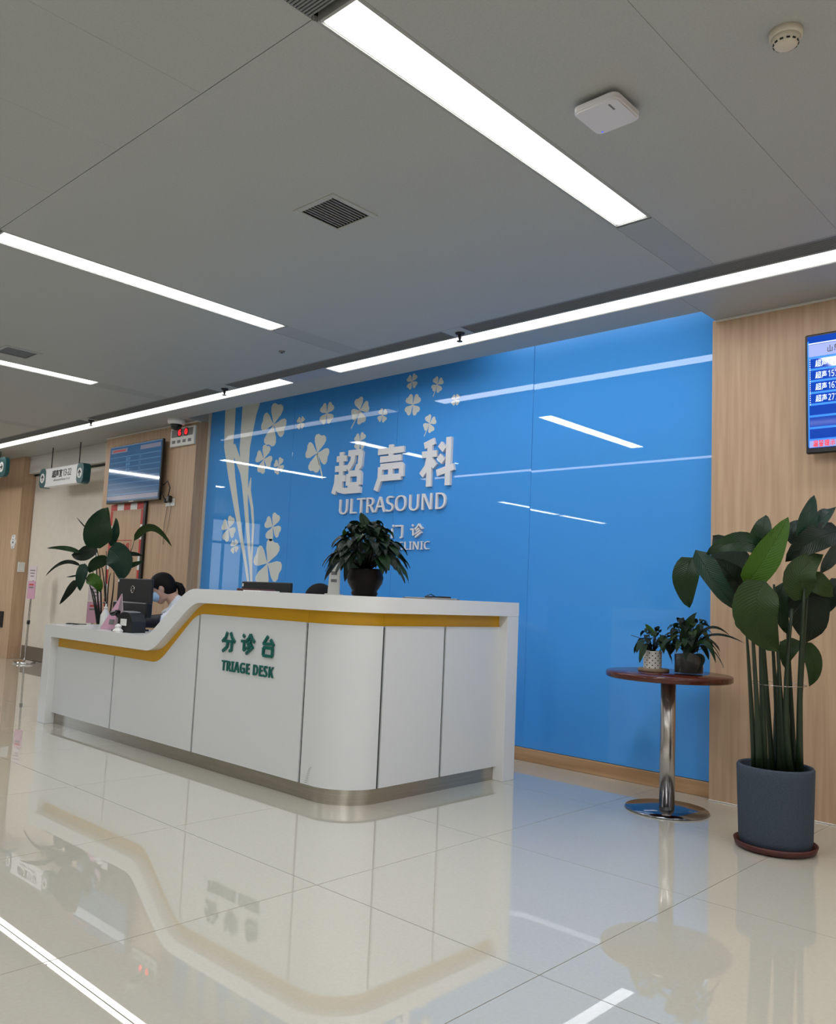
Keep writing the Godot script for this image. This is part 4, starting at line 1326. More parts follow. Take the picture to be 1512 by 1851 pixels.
func ceiling_fittings() -> void:
	vent(Vector3(-3.06, CEIL, -2.585), "square louvred air vent in the middle of the ceiling")
	vent(Vector3(-7.08, CEIL, -2.66), "small square air vent cut by the frame above the shortest ceiling light")
	slot_grille(-3.675, -0.05, "slot grille over the right half of the blue wall")
	slot_grille(-6.49, -3.85, "slot grille above the large white characters of the blue wall")
	slot_grille(-9.20, -6.77, "slot grille above the television on the oak column")
	slot_grille(-12.2, -9.38, "slot grille farthest along, above the hanging direction sign")
	# joints between the grilles are closed by plain pieces
	var ce := get_node("ceiling")
	for p in [[-3.849, -3.676], [-6.769, -6.491], [-9.379, -9.201], [-13.31, -12.201], [-0.049, 3.71]]:
		put("filler", span(Vector3(p[0], CEIL, -4.4255), Vector3(p[1], CEIL + 0.02, -4.2765)), M.ceiling, ce)
	sprinkler(-3.76, "dark sprinkler at the left end of the rightmost slot grille")
	sprinkler(-6.63, "dark sprinkler above the blue wall's left part, between two slot grilles")
	sprinkler(-9.29, "small dark sprinkler above the television, between two slot grilles")
	# perforated panels in line with the lights
	for x in [-1.967, -4.752, -7.535, -10.34]:
		var nm: String = {-1.967: "perforated grille at the near end of the widest ceiling light", -4.752: "perforated grille at the near end of the light by the teal sign", -7.535: "perforated grille behind the shortest ceiling light", -10.34: "perforated grille behind the fourth ceiling light"}[x]
		var g := thing("return_grille", nm, "air grille", Vector3(x, CEIL, -1.42), 0, "return air grilles")
		var w := 0.22 if x == -1.967 else 0.19
		put("duct", span(Vector3(-w / 2, 0.012, -0.17), Vector3(w / 2, 0.018, 0.17)), M.dark, g)
		var bar := box(Vector3(w, 0.010, 0.0075), 0.0008)
		for k in 28:
			put("slat", bar, M.louvre, g, Vector3(0, 0.005, -0.164 + k * 0.0121))
	# access point
	var a := thing("access_point", "square white wireless access point hanging under the ceiling", "access point", Vector3(-1.567, CEIL, -2.615), 0.0)
	put("mount", span(Vector3(-0.06, -0.022, -0.06), Vector3(0.06, 0, 0.06), 0.004), M.dark, a)
	var sh := new_st()
	add_extrude(sh, round_rect(0.185, 0.190, 0.028), 0.0, 0.020)
	put("shell", done(sh), M.ap, a, Vector3(0, -0.022, 0), Vector3(PI / 2, 0, 0))
	var sh2 := new_st()
	add_extrude(sh2, round_rect(0.172, 0.177, 0.024), 0.020, 0.026)
	put("face_plate", done(sh2), M.ap, a, Vector3(0, -0.022, 0), Vector3(PI / 2, 0, 0))
	put("status_led", lathe([Vector2(0, -0.0495), Vector2(0.0028, -0.0495), Vector2(0.0028, -0.047), Vector2(0, -0.047)], 10), M.led_blue, a, Vector3(-0.062, 0, -0.075))
	put("nameplate", span(Vector3(0.045, -0.0492, 0.028), Vector3(0.052, -0.047, 0.068)), M.grey, a)
	# smoke detector
	var d := thing("smoke_detector", "round cream smoke detector in the ceiling's upper right corner", "smoke detector", Vector3(-0.918, CEIL, -2.62))
	put("base", lathe([Vector2(0, -0.022), Vector2(0.047, -0.022), Vector2(0.051, -0.018), Vector2(0.052, 0), Vector2(0, 0)], 32), M.detector, d)
	put("head", lathe([Vector2(0, -0.050), Vector2(0.026, -0.050), Vector2(0.034, -0.046), Vector2(0.041, -0.034), Vector2(0.045, -0.022), Vector2(0, -0.022)], 32), M.detector, d)
	for k in 12:
		var an := TAU * k / 12
		put("sensing_slot", box(Vector3(0.011, 0.005, 0.004), 0.0005), M.black, d, Vector3(cos(an) * 0.0375, -0.0405, sin(an) * 0.0375), Vector3(0, -an + PI / 2, 0))
	# small concealed sensor seen between light and grille
	var q := thing("ceiling_sensor", "tiny grey sensor in the ceiling right of the teal sign's light", "sensor", Vector3(-5.19, CEIL, -3.92))
	put("cap", lathe([Vector2(0, -0.012), Vector2(0.022, -0.010), Vector2(0.026, 0), Vector2(0, 0)], 18), M.louvre, q)
	put("lens", lathe([Vector2(0, -0.018), Vector2(0.008, -0.014), Vector2(0.010, -0.011), Vector2(0, -0.010)], 12), M.dark, q)

func right_corner() -> void:
	# television on the oak wall
	var t := thing("television", "wall television cut by the right edge, blue queue list on it", "television", Vector3(-1.03, 2.425, -5.02))
	t.rotation.x = 0.02
	put("housing", box(Vector3(1.24, 0.70, 0.035), 0.006), M.black, t, Vector3(0, 0, -0.0185))
	put("rear_cover", box(Vector3(0.80, 0.42, 0.035), 0.01), M.matt, t, Vector3(0, -0.05, -0.053))
	put("wall_mount", box(Vector3(0.30, 0.25, 0.04), 0.004), M.dark, t, Vector3(0, -0.05, -0.088))
	var scr := put("screen", box(Vector3(1.21, 0.655, 0.003), 0.0), M.screen_row, t, Vector3(0, 0.008, 0.0))
	var rows := [[0.325, 0.285, M.screen_row], [0.283, 0.212, M.screen_head]]
	put("title_bar", box(Vector3(1.20, 0.072, 0.0015)), M.screen_head, scr, Vector3(0, 0.243, 0.002))
	put("top_line", box(Vector3(1.20, 0.006, 0.0015)), M.screen_text, scr, Vector3(0, 0.285, 0.002))
	for k in 8:
		put("row_line", box(Vector3(1.20, 0.012, 0.0015)), M.screen_line, scr, Vector3(0, 0.200 - k * 0.0685, 0.002))
	put("side_line", box(Vector3(0.007, 0.62, 0.0015)), M.screen_line, scr, Vector3(-0.601, -0.01, 0.002))
	put("ticker", box(Vector3(1.20, 0.045, 0.0015)), M.screen_head, scr, Vector3(0, -0.302, 0.002))
	han("山东", scr, Vector3(-0.497, 0.222, 0.0028), 0.031, 0.044, 0.034, 0.0034, 0.001, M.screen_ink)
	var nums := ["13", "15", "16", "27"]
	for k in 4:
		var y: float = 0.145 - k * 0.0685
		han("超声", scr, Vector3(-0.562, y, 0.0028), 0.030, 0.041, 0.0325, 0.0036, 0.001, M.screen_text)
		latin(nums[k], scr, Vector3(-0.495, y + 0.002, 0.003), 0.036, 0.036, 0.001, M.screen_text)
		han("室", scr, Vector3(-0.456, y, 0.0028), 0.031, 0.041, 0.0325, 0.0036, 0.001, M.screen_text)
	han("温馨提示", scr, Vector3(-0.580, -0.320, 0.0028), 0.028, 0.036, 0.031, 0.0040, 0.001, M.screen_red)
	for k in 22:
		put("dot", box(Vector3(0.004, 0.006, 0.0015)), M.screen_text, scr, Vector3(-0.592, 0.19 - k * 0.0125, 0.0024))
	# pedestal table
	var b := thing("pedestal_table", "small round pedestal table with red-brown top by the blue wall", "table", Vector3(-2.305, 0, -4.67))
	put("tabletop", lathe([Vector2(0, 0.744), Vector2(0.350, 0.744), Vector2(0.358, 0.750), Vector2(0.358, 0.774), Vector2(0.352, 0.780), Vector2(0, 0.780)], 64), M.wood_top, b)
	put("column", lathe([Vector2(0, 0.02), Vector2(0.043, 0.02), Vector2(0.043, 0.744), Vector2(0, 0.744)], 32), M.steel_v, b)
	put("base", lathe([Vector2(0, 0), Vector2(0.232, 0), Vector2(0.236, 0.004), Vector2(0.232, 0.011), Vector2(0.10, 0.020), Vector2(0.044, 0.024), Vector2(0, 0.024)], 56), M.base_steel, b)
	# coaster and patterned pot
	var k1 := thing("coaster", "round wooden coaster under the triangle-patterned pot", "coaster", Vector3(-2.385, 0.780, -4.64))
	put("slab", lathe([Vector2(0, 0), Vector2(0.085, 0), Vector2(0.09, 0.004), Vector2(0.09, 0.016), Vector2(0.086, 0.02), Vector2(0, 0.02)], 36), M.cork, k1)
	var p1 := thing("potted_plant", "small trailing plant in a white pot with black triangle pattern", "potted plant", Vector3(-2.395, 0.800, -4.645), 0, "plants on the round table")
	var cy := CylinderMesh.new()
	cy.top_radius = 0.054
	cy.bottom_radius = 0.052
	cy.height = 0.098
	cy.radial_segments = 40
	put("pot", cy, M.triangles, p1, Vector3(0, 0.049, 0))
	put("rim", lathe([Vector2(0.050, 0.092), Vector2(0.050, 0.1005), Vector2(0.0545, 0.1005), Vector2(0.0545, 0.097)], 40), M.paper, p1)
	put("soil", lathe([Vector2(0, 0.0985), Vector2(0.0505, 0.0985), Vector2(0.0505, 0.09)], 24), M.soil, p1)
	rosette(p1, Vector3(0, 0.10, 0), 22, 0.135, 0.12, 0.11, 0.052, [0, 5, 0, 1, 3], true, true)
	put("leaf", leaf_mesh(Vector3(0.01, 0.19, 0.0), Vector3(-0.02, 0.225, 0.0), Vector3(-0.045, 0.255, 0.01), Vector3(0.5, 0.2, 0.8), 0.035, true), M.leaf[2], p1)
	put("stem", tube([Vector3(0, 0.10, 0), Vector3(0.012, 0.15, 0), Vector3(0.01, 0.19, 0)], [0.0025, 0.002], 5), M.stem_dark, p1)
	put("stem", tube([Vector3(0, 0.10, 0), Vector3(-0.06, 0.17, 0.03), Vector3(-0.115, 0.185, 0.05)], [0.0025, 0.002], 5), M.stem_dark, p1)
	# glass vase with a leafy plant
	var p2 := thing("potted_plant", "bushy long-leaved plant in a clear glass pot of dark soil", "potted plant", Vector3(-2.19, 0.780, -4.69), 0, "plants on the round table")
	put("pot", lathe([Vector2(0, 0), Vector2(0.076, 0), Vector2(0.081, 0.006), Vector2(0.081, 0.130)], 40), M.glass, p2)
	put("soil", lathe([Vector2(0, 0.010), Vector2(0.078, 0.010), Vector2(0.0795, 0.112), Vector2(0.03, 0.120), Vector2(0, 0.12)], 36), M.soil_wet, p2)
	rosette(p2, Vector3(0, 0.115, 0), 48, 0.20, 0.185, 0.10, 0.046, [0, 5, 0, 1, 5], false, true)
	for e in [[Vector3(0.02, 0.12, 0.03), Vector3(0.13, 0.27, 0.05), Vector3(0.25, 0.235, 0.02), 0.022], [Vector3(0.03, 0.12, 0.02), Vector3(0.16, 0.235, 0.06), Vector3(0.37, 0.20, 0.10), 0.020], [Vector3(0.02, 0.12, 0.04), Vector3(0.13, 0.19, 0.08), Vector3(0.20, 0.08, 0.09), 0.036], [Vector3(-0.02, 0.12, 0.02), Vector3(0.0, 0.25, 0.04), Vector3(0.06, 0.36, 0.03), 0.062], [Vector3(0.01, 0.12, 0.03), Vector3(0.045, 0.21, 0.05), Vector3(0.085, 0.29, 0.04), 0.045], [Vector3(0.05, 0.12, 0.05), Vector3(0.115, 0.10, 0.07), Vector3(0.085, 0.02, 0.08), 0.026]]:
		put("leaf", leaf_mesh(e[0], e[1], e[2], Vector3(0.3, 0.6, 0.75).normalized(), e[3], false, 0.2), M.leaf[5 if e[3] < 0.03 else 0], p2)
	# tall plant in the blue-grey pot
	var p3 := thing("potted_plant", "tall broad-leaved plant in a blue-grey pot against the oak wall", "potted plant", Vector3(-1.59, 0, -4.385))
	put("saucer", lathe([Vector2(0, 0), Vector2(0.165, 0), Vector2(0.188, 0.012), Vector2(0.195, 0.036), Vector2(0.188, 0.038), Vector2(0.178, 0.016), Vector2(0, 0.012)], 48), M.saucer, p3)
	put("pot", lathe([Vector2(0, 0.013), Vector2(0.150, 0.013), Vector2(0.165, 0.025), Vector2(0.172, 0.06), Vector2(0.181, 0.36), Vector2(0.182, 0.392), Vector2(0.176, 0.402), Vector2(0.168, 0.402), Vector2(0.163, 0.392), Vector2(0.160, 0.33), Vector2(0, 0.33)], 56), M.pot, p3)
	put("soil", lathe([Vector2(0.160, 0.335), Vector2(0.08, 0.345), Vector2(0, 0.35)].duplicate(), 36), M.soil, p3)
	big_plant(p3, RIGHT_LEAVES, RIGHT_STEMS, Vector3.ZERO)
	put("support_ring", tube(ring_points(Vector3(0.01, 0.80, 0), 0.135), [0.0016], 5), M.steel_v, p3)

func ring_points(c: Vector3, r: float) -> Array:
	var p := []
	for k in 33:
		p.append(c + Vector3(cos(TAU * k / 32), 0, sin(TAU * k / 32)) * r)
	return p

func left_corner() -> void:
	# television on the oak column
	var t := thing("television", "wall television on the oak column with light streaks mirrored on it", "television", Vector3(-9.33, 2.495, -4.965))
	put("housing", box(Vector3(1.25, 0.715, 0.035), 0.006), M.black, t, Vector3(0, 0, -0.0185))
	put("rear_cover", box(Vector3(1.0, 0.5, 0.03), 0.01), M.matt, t, Vector3(0.05, -0.02, -0.051))
	put("wall_mount", box(Vector3(0.5, 0.35, 0.022), 0.004), M.dark, t, Vector3(0.05, -0.02, -0.077))
	var scr := put("screen", box(Vector3(1.22, 0.68, 0.003)), M.far_row, t, Vector3(0, 0.008, 0.0))
	put("title_bar", box(Vector3(0.40, 0.050, 0.0015)), M.far_head, scr, Vector3(-0.38, 0.285, 0.002))
	put("title_bar", box(Vector3(0.46, 0.050, 0.0015)), M.far_head, scr, Vector3(0.36, 0.285, 0.002))
	put("title_print", box(Vector3(0.30, 0.022, 0.001)), M.redprint, scr, Vector3(-0.38, 0.285, 0.0032))
	for k in 8:
		put("row_line", box(Vector3(1.20, 0.008, 0.0015)), M.far_line, scr, Vector3(0, 0.205 - k * 0.066, 0.002))
	put("ticker", box(Vector3(1.20, 0.05, 0.0015)), M.far_head, scr, Vector3(0, -0.300, 0.002))
	for k in 3:
		han("超声", scr, Vector3(-0.20, 0.150 - k * 0.066, 0.0022), 0.046, 0.040, 0.055, 0.006, 0.001, M.far_line)
		latin(["13", "15", "16"][k], scr, Vector3(0.10, 0.152 - k * 0.066, 0.0025), 0.036, 0.06, 0.001, M.far_line)
	put("brand_bar", box(Vector3(0.11, 0.010, 0.002)), M.steel_v, t, Vector3(0, -0.347, 0.0))
	# socket and plugs
	var s := thing("wall_socket", "white double wall socket with black plugs beside the far television", "socket", Vector3(-8.585, 2.11, ZC + 0.001))
	for k in 2:
		put("plate", box(Vector3(0.088, 0.088, 0.012), 0.003), M.plastic, s, Vector3(-0.05 + k * 0.1, 0, 0.006))
	put("plug", box(Vector3(0.06, 0.075, 0.05), 0.01), M.black, s, Vector3(0.02, 0.035, 0.037))
	put("plug", box(Vector3(0.04, 0.05, 0.04), 0.008), M.matt, s, Vector3(-0.06, 0.02, 0.032))
	var cb := thing("power_cable", "thin dark cables looping from the far television to its socket", "cable", Vector3(-8.585, 2.11, ZC + 0.001))
	put("cable", tube([Vector3(-0.06, 0.04, 0.05), Vector3(-0.12, 0.12, 0.06), Vector3(-0.16, 0.18, 0.05), Vector3(-0.20, 0.22, 0.04)], [0.006], 6), M.black, cb)
	put("cable", tube([Vector3(0.02, 0.07, 0.05), Vector3(0.06, 0.16, 0.06), Vector3(0.0, 0.24, 0.06), Vector3(-0.10, 0.20, 0.05), Vector3(-0.22, 0.24, 0.03)], [0.006], 6), M.black, cb)
	put("cable", tube([Vector3(-0.05, -0.03, 0.01), Vector3(-0.10, -0.25, 0.008), Vector3(-0.09, -0.48, 0.008), Vector3(-0.02, -0.30, 0.008), Vector3(0.03, -0.04, 0.01)], [0.003], 5), M.taupe, cb)
	# call display box and dome camera
	var d := thing("display_box", "white wall display box with two red figures under the dome camera", "display panel", Vector3(-8.40, 2.853, ZC + 0.001))
	put("case", box(Vector3(0.50, 0.215, 0.03), 0.006), M.plastic, d, Vector3(0, 0, 0.015))
	put("window_strip", box(Vector3(0.44, 0.085, 0.003), 0.001), M.grey, d, Vector3(0, 0.042, 0.031))
	for k in 2:
		put("figure_window", extrude(round_rect(0.085, 0.095, 0.03), 0, 0.003), M.dark, d, Vector3(-0.05 + k * 0.135, 0.045, 0.031))
		latin(["6", "0"][k], d, Vector3(-0.083 + k * 0.135, 0.013, 0.034), 0.064, 0.062, 0.002, M.led_red, true, "figure")
	for k in 4:
		put("print_block", box(Vector3(0.065, 0.035, 0.002)), M.grey, d, Vector3(-0.17 + k * 0.11, -0.055, 0.031))
	var dc := thing("dome_camera", "white dome camera with black eye on the ceiling above the far television", "security camera", Vector3(-8.33, CEIL, -4.90))
	put("base", lathe([Vector2(0, -0.06), Vector2(0.075, -0.06), Vector2(0.095, -0.045), Vector2(0.10, 0), Vector2(0, 0)], 32), M.plastic, dc)
	put("dome", lathe([Vector2(0, -0.125), Vector2(0.03, -0.120), Vector2(0.055, -0.10), Vector2(0.068, -0.06), Vector2(0, -0.06)], 28), M.black, dc)
	# hydrant cabinet door
	var h := thing("hydrant_cabinet", "oak fire hydrant cabinet door framed by red and white tape", "cabinet", Vector3(-9.545, 1.285, ZC + 0.001))
	put("door", box(Vector3(0.80, 1.70, 0.018), 0.003), M.oak, h, Vector3(0, 0, 0.009))
	var n := 9
	for k in 5:
		put("tape", box(Vector3(0.16, 0.075, 0.002)), M.redprint if k % 2 == 0 else M.paper, h, Vector3(-0.32 + k * 0.16, 0.812, 0.019))
	for k in n:
		for e in [-1.0, 1.0]:
			put("tape", box(Vector3(0.055, 0.18, 0.002)), M.redprint if k % 2 == 0 else M.paper, h, Vector3(e * 0.372, 0.68 - k * 0.18, 0.019))
	put("edge_profile", box(Vector3(0.055, 1.72, 0.03), 0.003), M.black, h, Vector3(0.435, 0, 0.015))
	var st := new_st()
	for e in [-1.0, 1.0]:
		add_box(st, Vector3(0, e * 0.075, 0), Vector3(0.36, 0.008, 0.002))
		add_box(st, Vector3(e * 0.176, 0, 0), Vector3(0.008, 0.15, 0.002))
	put("label_border", done(st), M.redprint, h, Vector3(-0.02, 0.33, 0.0195))
	han("消火栓", h, Vector3(-0.165, 0.282, 0.0185), 0.085, 0.095, 0.102, 0.011, 0.002, M.redprint)
	# hanging direction sign
	var g := thing("hanging_sign", "white hanging direction sign with teal rounded ends and arrows", "sign", Vector3(-11.28, 2.585, -5.0))
	put("board", box(Vector3(1.06, 0.255, 0.09), 0.004), M.sign, g)
	for e in [-1.0, 1.0]:
		put("end_cap", extrude(round_rect(0.19, 0.27, 0.07), -0.05, 0.05), M.teal, g, Vector3(e * 0.57, 0, 0))
		put("arrow_disc", extrude(round_rect(0.135, 0.135, 0.067), 0, 0.003), M.paper, g, Vector3(e * 0.565, 0, 0.051))
		var ar := new_st()
		add_extrude(ar, PackedVector2Array([Vector2(-0.009, -0.045), Vector2(0.009, -0.045), Vector2(0.009, 0.03), Vector2(-0.009, 0.03)]), 0, 0.002)
		add_extrude(ar, PackedVector2Array([Vector2(-0.042, 0.005), Vector2(-0.030, -0.006), Vector2(0.0, 0.024), Vector2(0.030, -0.006), Vector2(0.042, 0.005), Vector2(0.0, 0.048)]), 0, 0.002)
		put("arrow", done(ar), M.dark, g, Vector3(e * 0.565, 0, 0.054))
		put("hanging_rod", tube([Vector3(e * 0.42, 0.13, 0), Vector3(e * 0.42, 0.435, 0)], [0.007], 8), M.dark, g)
	han("超声室", g, Vector3(-0.27, -0.01, 0.045), 0.10, 0.10, 0.105, 0.013, 0.003, M.dark)
	latin("13-22", g, Vector3(0.06, -0.005, 0.045), 0.09, 0.25, 0.003, M.dark)
	latin("Ultrasound Room 13-22", g, Vector3(-0.22, -0.062, 0.045), 0.026, 0.50, 0.002, M.grey)
	# teal arrow sign at the frame's edge
	var g2 := thing("hanging_sign", "teal sign with a right arrow cut by the left edge", "sign", Vector3(-12.62, 2.765, -4.72))
	put("board", box(Vector3(1.2, 0.27, 0.07), 0.004), M.sign, g2, Vector3(-0.6, 0, 0))
	put("end_cap", extrude(round_rect(0.30, 0.29, 0.10), -0.012, 0.042), M.teal, g2, Vector3(0.0, 0, 0))
	put("arrow_disc", extrude(round_rect(0.15, 0.15, 0.074), 0, 0.003), M.paper, g2, Vector3(-0.005, 0, 0.043))
	var ar2 := new_st()
	add_extrude(ar2, PackedVector2Array([Vector2(-0.05, -0.010), Vector2(0.04, -0.010), Vector2(0.04, 0.010), Vector2(-0.05, 0.010)]), 0, 0.002)
	add_extrude(ar2, PackedVector2Array([Vector2(0.005, 0.045), Vector2(-0.008, 0.032), Vector2(0.026, 0.0), Vector2(-0.008, -0.032), Vector2(0.005, -0.045), Vector2(0.052, 0.0)]), 0, 0.002)
	put("arrow", done(ar2), M.dark, g2, Vector3(-0.005, 0, 0.046))
	put("hanging_rod", tube([Vector3(-0.2, 0.13, 0), Vector3(-0.2, 0.25, 0)], [0.007], 8), M.dark, g2)
	put("hanging_rod", tube([Vector3(-1.0, 0.13, 0), Vector3(-1.0, 0.25, 0)], [0.007], 8), M.dark, g2)
	# plaque, reader, socket on the far left oak wall
	var q := thing("plaque", "round white plaque on the far left oak wall", "plaque", Vector3(-13.08, 1.725, ZW))
	var fl := new_st()
	for k in 6:
		var a := TAU * k / 6
		add_lathe(fl, [Vector2(0, 0), Vector2(0.045, 0), Vector2(0.045, 0.008), Vector2(0, 0.008)], 14, Vector3(cos(a) * 0.05, 0, sin(a) * 0.07))
	add_lathe(fl, [Vector2(0, 0), Vector2(0.07, 0), Vector2(0.07, 0.010), Vector2(0, 0.010)], 20)
	put("disc", done(fl), M.paper, q, Vector3.ZERO, Vector3(PI / 2, 0, 0))
	put("print_block", box(Vector3(0.05, 0.03, 0.002)), M.grey, q, Vector3(0, -0.01, 0.011))
	put("print_block", box(Vector3(0.02, 0.025, 0.002)), M.grey, q, Vector3(0, 0.035, 0.011))
	var cr := thing("card_reader", "small white reader plate on the return of the far left oak wall", "card reader", Vector3(-12.95, 1.35, -5.21), PI / 2)
	put("plate", box(Vector3(0.10, 0.15, 0.02), 0.004), M.plastic, cr, Vector3(0, 0, 0.01))
	put("button", box(Vector3(0.06, 0.08, 0.006), 0.002), M.paper, cr, Vector3(0, 0, 0.021))
	var sb := thing("floor_socket_plate", "dark grey plate low on the far left oak wall", "wall plate", Vector3(-13.30, 0.56, ZW))
	put("plate", box(Vector3(0.22, 0.24, 0.015), 0.004), M.dark, sb, Vector3(0, 0, 0.0075))
	put("cover", box(Vector3(0.18, 0.2, 0.004), 0.002), M.matt, sb, Vector3(0, 0, 0.017))
	# notice stands
	notice_stand(Vector3(-12.12, 0, -5.04), 0.87, 0.17, 0.20, "chrome notice stand with pink notice beside the far left oak wall")
	notice_stand(Vector3(-9.62, 0, -4.72), 0.66, 0.15, 1.1, "notice stand with pink card behind the leafy plant by the desk")
	# paper notice on the door
	var pn := thing("paper_notice", "white paper notice taped to the beige door behind the plant", "notice", Vector3(-10.42, 1.20, -5.333))
	put("sheet", box(Vector3(0.16, 0.20, 0.003)), M.paper, pn)
	put("print_block", box(Vector3(0.10, 0.02, 0.001)), M.grey, pn, Vector3(0, 0.05, 0.002))
	# leafy plant behind the desk
	var p := thing("potted_plant", "sparse dark broad-leaved plant behind the low end of the desk", "potted plant", Vector3(-7.92, 0, -4.0))
	put("pot", lathe([Vector2(0, 0), Vector2(0.14, 0), Vector2(0.19, 0.34), Vector2(0.20, 0.36), Vector2(0.18, 0.36), Vector2(0.17, 0.32), Vector2(0, 0.32)], 32), M.pot, p)
	put("soil", lathe([Vector2(0.17, 0.322), Vector2(0, 0.335)], 24), M.soil, p)
	big_plant(p, LEFT_LEAVES, LEFT_STEMS, Vector3(-7.92, 0.33, -4.0))

func notice_stand(at: Vector3, low: float, wide: float, turn: float, label: String) -> void:
	var t := thing("notice_stand", label, "notice stand", at, turn, "notice stands")
	put("base", lathe([Vector2(0, 0), Vector2(0.15, 0), Vector2(0.155, 0.01), Vector2(0.14, 0.03), Vector2(0.03, 0.05), Vector2(0, 0.05)], 32), M.chrome, t)
	put("pole", tube([Vector3(0, 0.04, 0), Vector3(0.02, low, 0), Vector3(0.03, low + 0.35, -0.01)], [0.014, 0.013, 0.010], 10), M.steel_v, t)
	put("collar", lathe([Vector2(0.012, -0.03), Vector2(0.022, -0.025), Vector2(0.022, 0.025), Vector2(0.012, 0.03)], 16), M.black, t, Vector3(0.012, low * 0.66, 0))
	put("upper_sheet", box(Vector3(wide, 0.20, 0.008), 0.001), M.pale, t, Vector3(0.03, low + 0.39, 0.012))
	put("lower_sheet", box(Vector3(wide, 0.25, 0.008), 0.001), M.pink, t, Vector3(0.03, low + 0.155, 0.012))
	for k in 3:
		put("print_block", box(Vector3(wide * 0.7 - 0.02 * k, 0.014, 0.001)), M.grey, t, Vector3(0.03, low + 0.43 - k * 0.04, 0.0168))
	put("print_block", box(Vector3(wide * 0.6, 0.02, 0.001)), M.redprint, t, Vector3(0.03, low + 0.23, 0.0168))
	put("print_block", box(Vector3(0.10, 0.02, 0.001)), M.grey, t, Vector3(0.03, low + 0.19, 0.0168))

func monitor(at: Vector3, turn: float, label: String, width: float, height: float, foot: float, tall_back: bool) -> void:
	var t := thing("monitor", label, "monitor", at, turn, "computer monitors on the desk")
	# local +z is the back of the monitor; the screen looks along -z
	put("housing", box(Vector3(width, height, 0.028), 0.006), M.matt, t, Vector3(0, foot + height / 2, 0))
	put("screen", box(Vector3(width - 0.02, height - 0.03, 0.002)), M.screen_head, t, Vector3(0, foot + height / 2 + 0.005, -0.0148))
	if tall_back:
		put("rear_box", box(Vector3(width + 0.006, height * 0.40, 0.055), 0.008), M.black, t, Vector3(0.004, foot + height * 0.19, 0.018))
		var ring := new_st(true)
		add_tube(ring, ring_points(Vector3.ZERO, 0.026), [0.003], 6)
		put("badge_ring", done(ring), M.steel_v, t, Vector3(-0.01, foot + height * 0.72, 0.015), Vector3(PI / 2, 0, 0))
		latin("hp", t, Vector3(-0.027, foot + height * 0.72 - 0.010, 0.014), 0.026, 0.034, 0.002, M.steel_v, false, "badge_letter")
		put("sticker", box(Vector3(0.016, 0.02, 0.001)), M.paper, t, Vector3(-width / 2 + 0.016, foot + height - 0.02, 0.0147))
	else:
		put("rear_box", box(Vector3(width * 0.6, height * 0.5, 0.035), 0.008), M.black, t, Vector3(0, foot + height * 0.5, 0.030))
		put("sticker", box(Vector3(0.012, 0.022, 0.001)), M.paper, t, Vector3(-width / 2 + 0.02, foot + height - 0.025, 0.0147))
	put("neck", box(Vector3(0.06, foot + 0.06, 0.03), 0.004), M.black, t, Vector3(0, (foot + 0.06) / 2, 0.022))
	put("foot", box(Vector3(0.24, 0.014, 0.12), 0.004), M.black, t, Vector3(0, 0.007, -0.02))

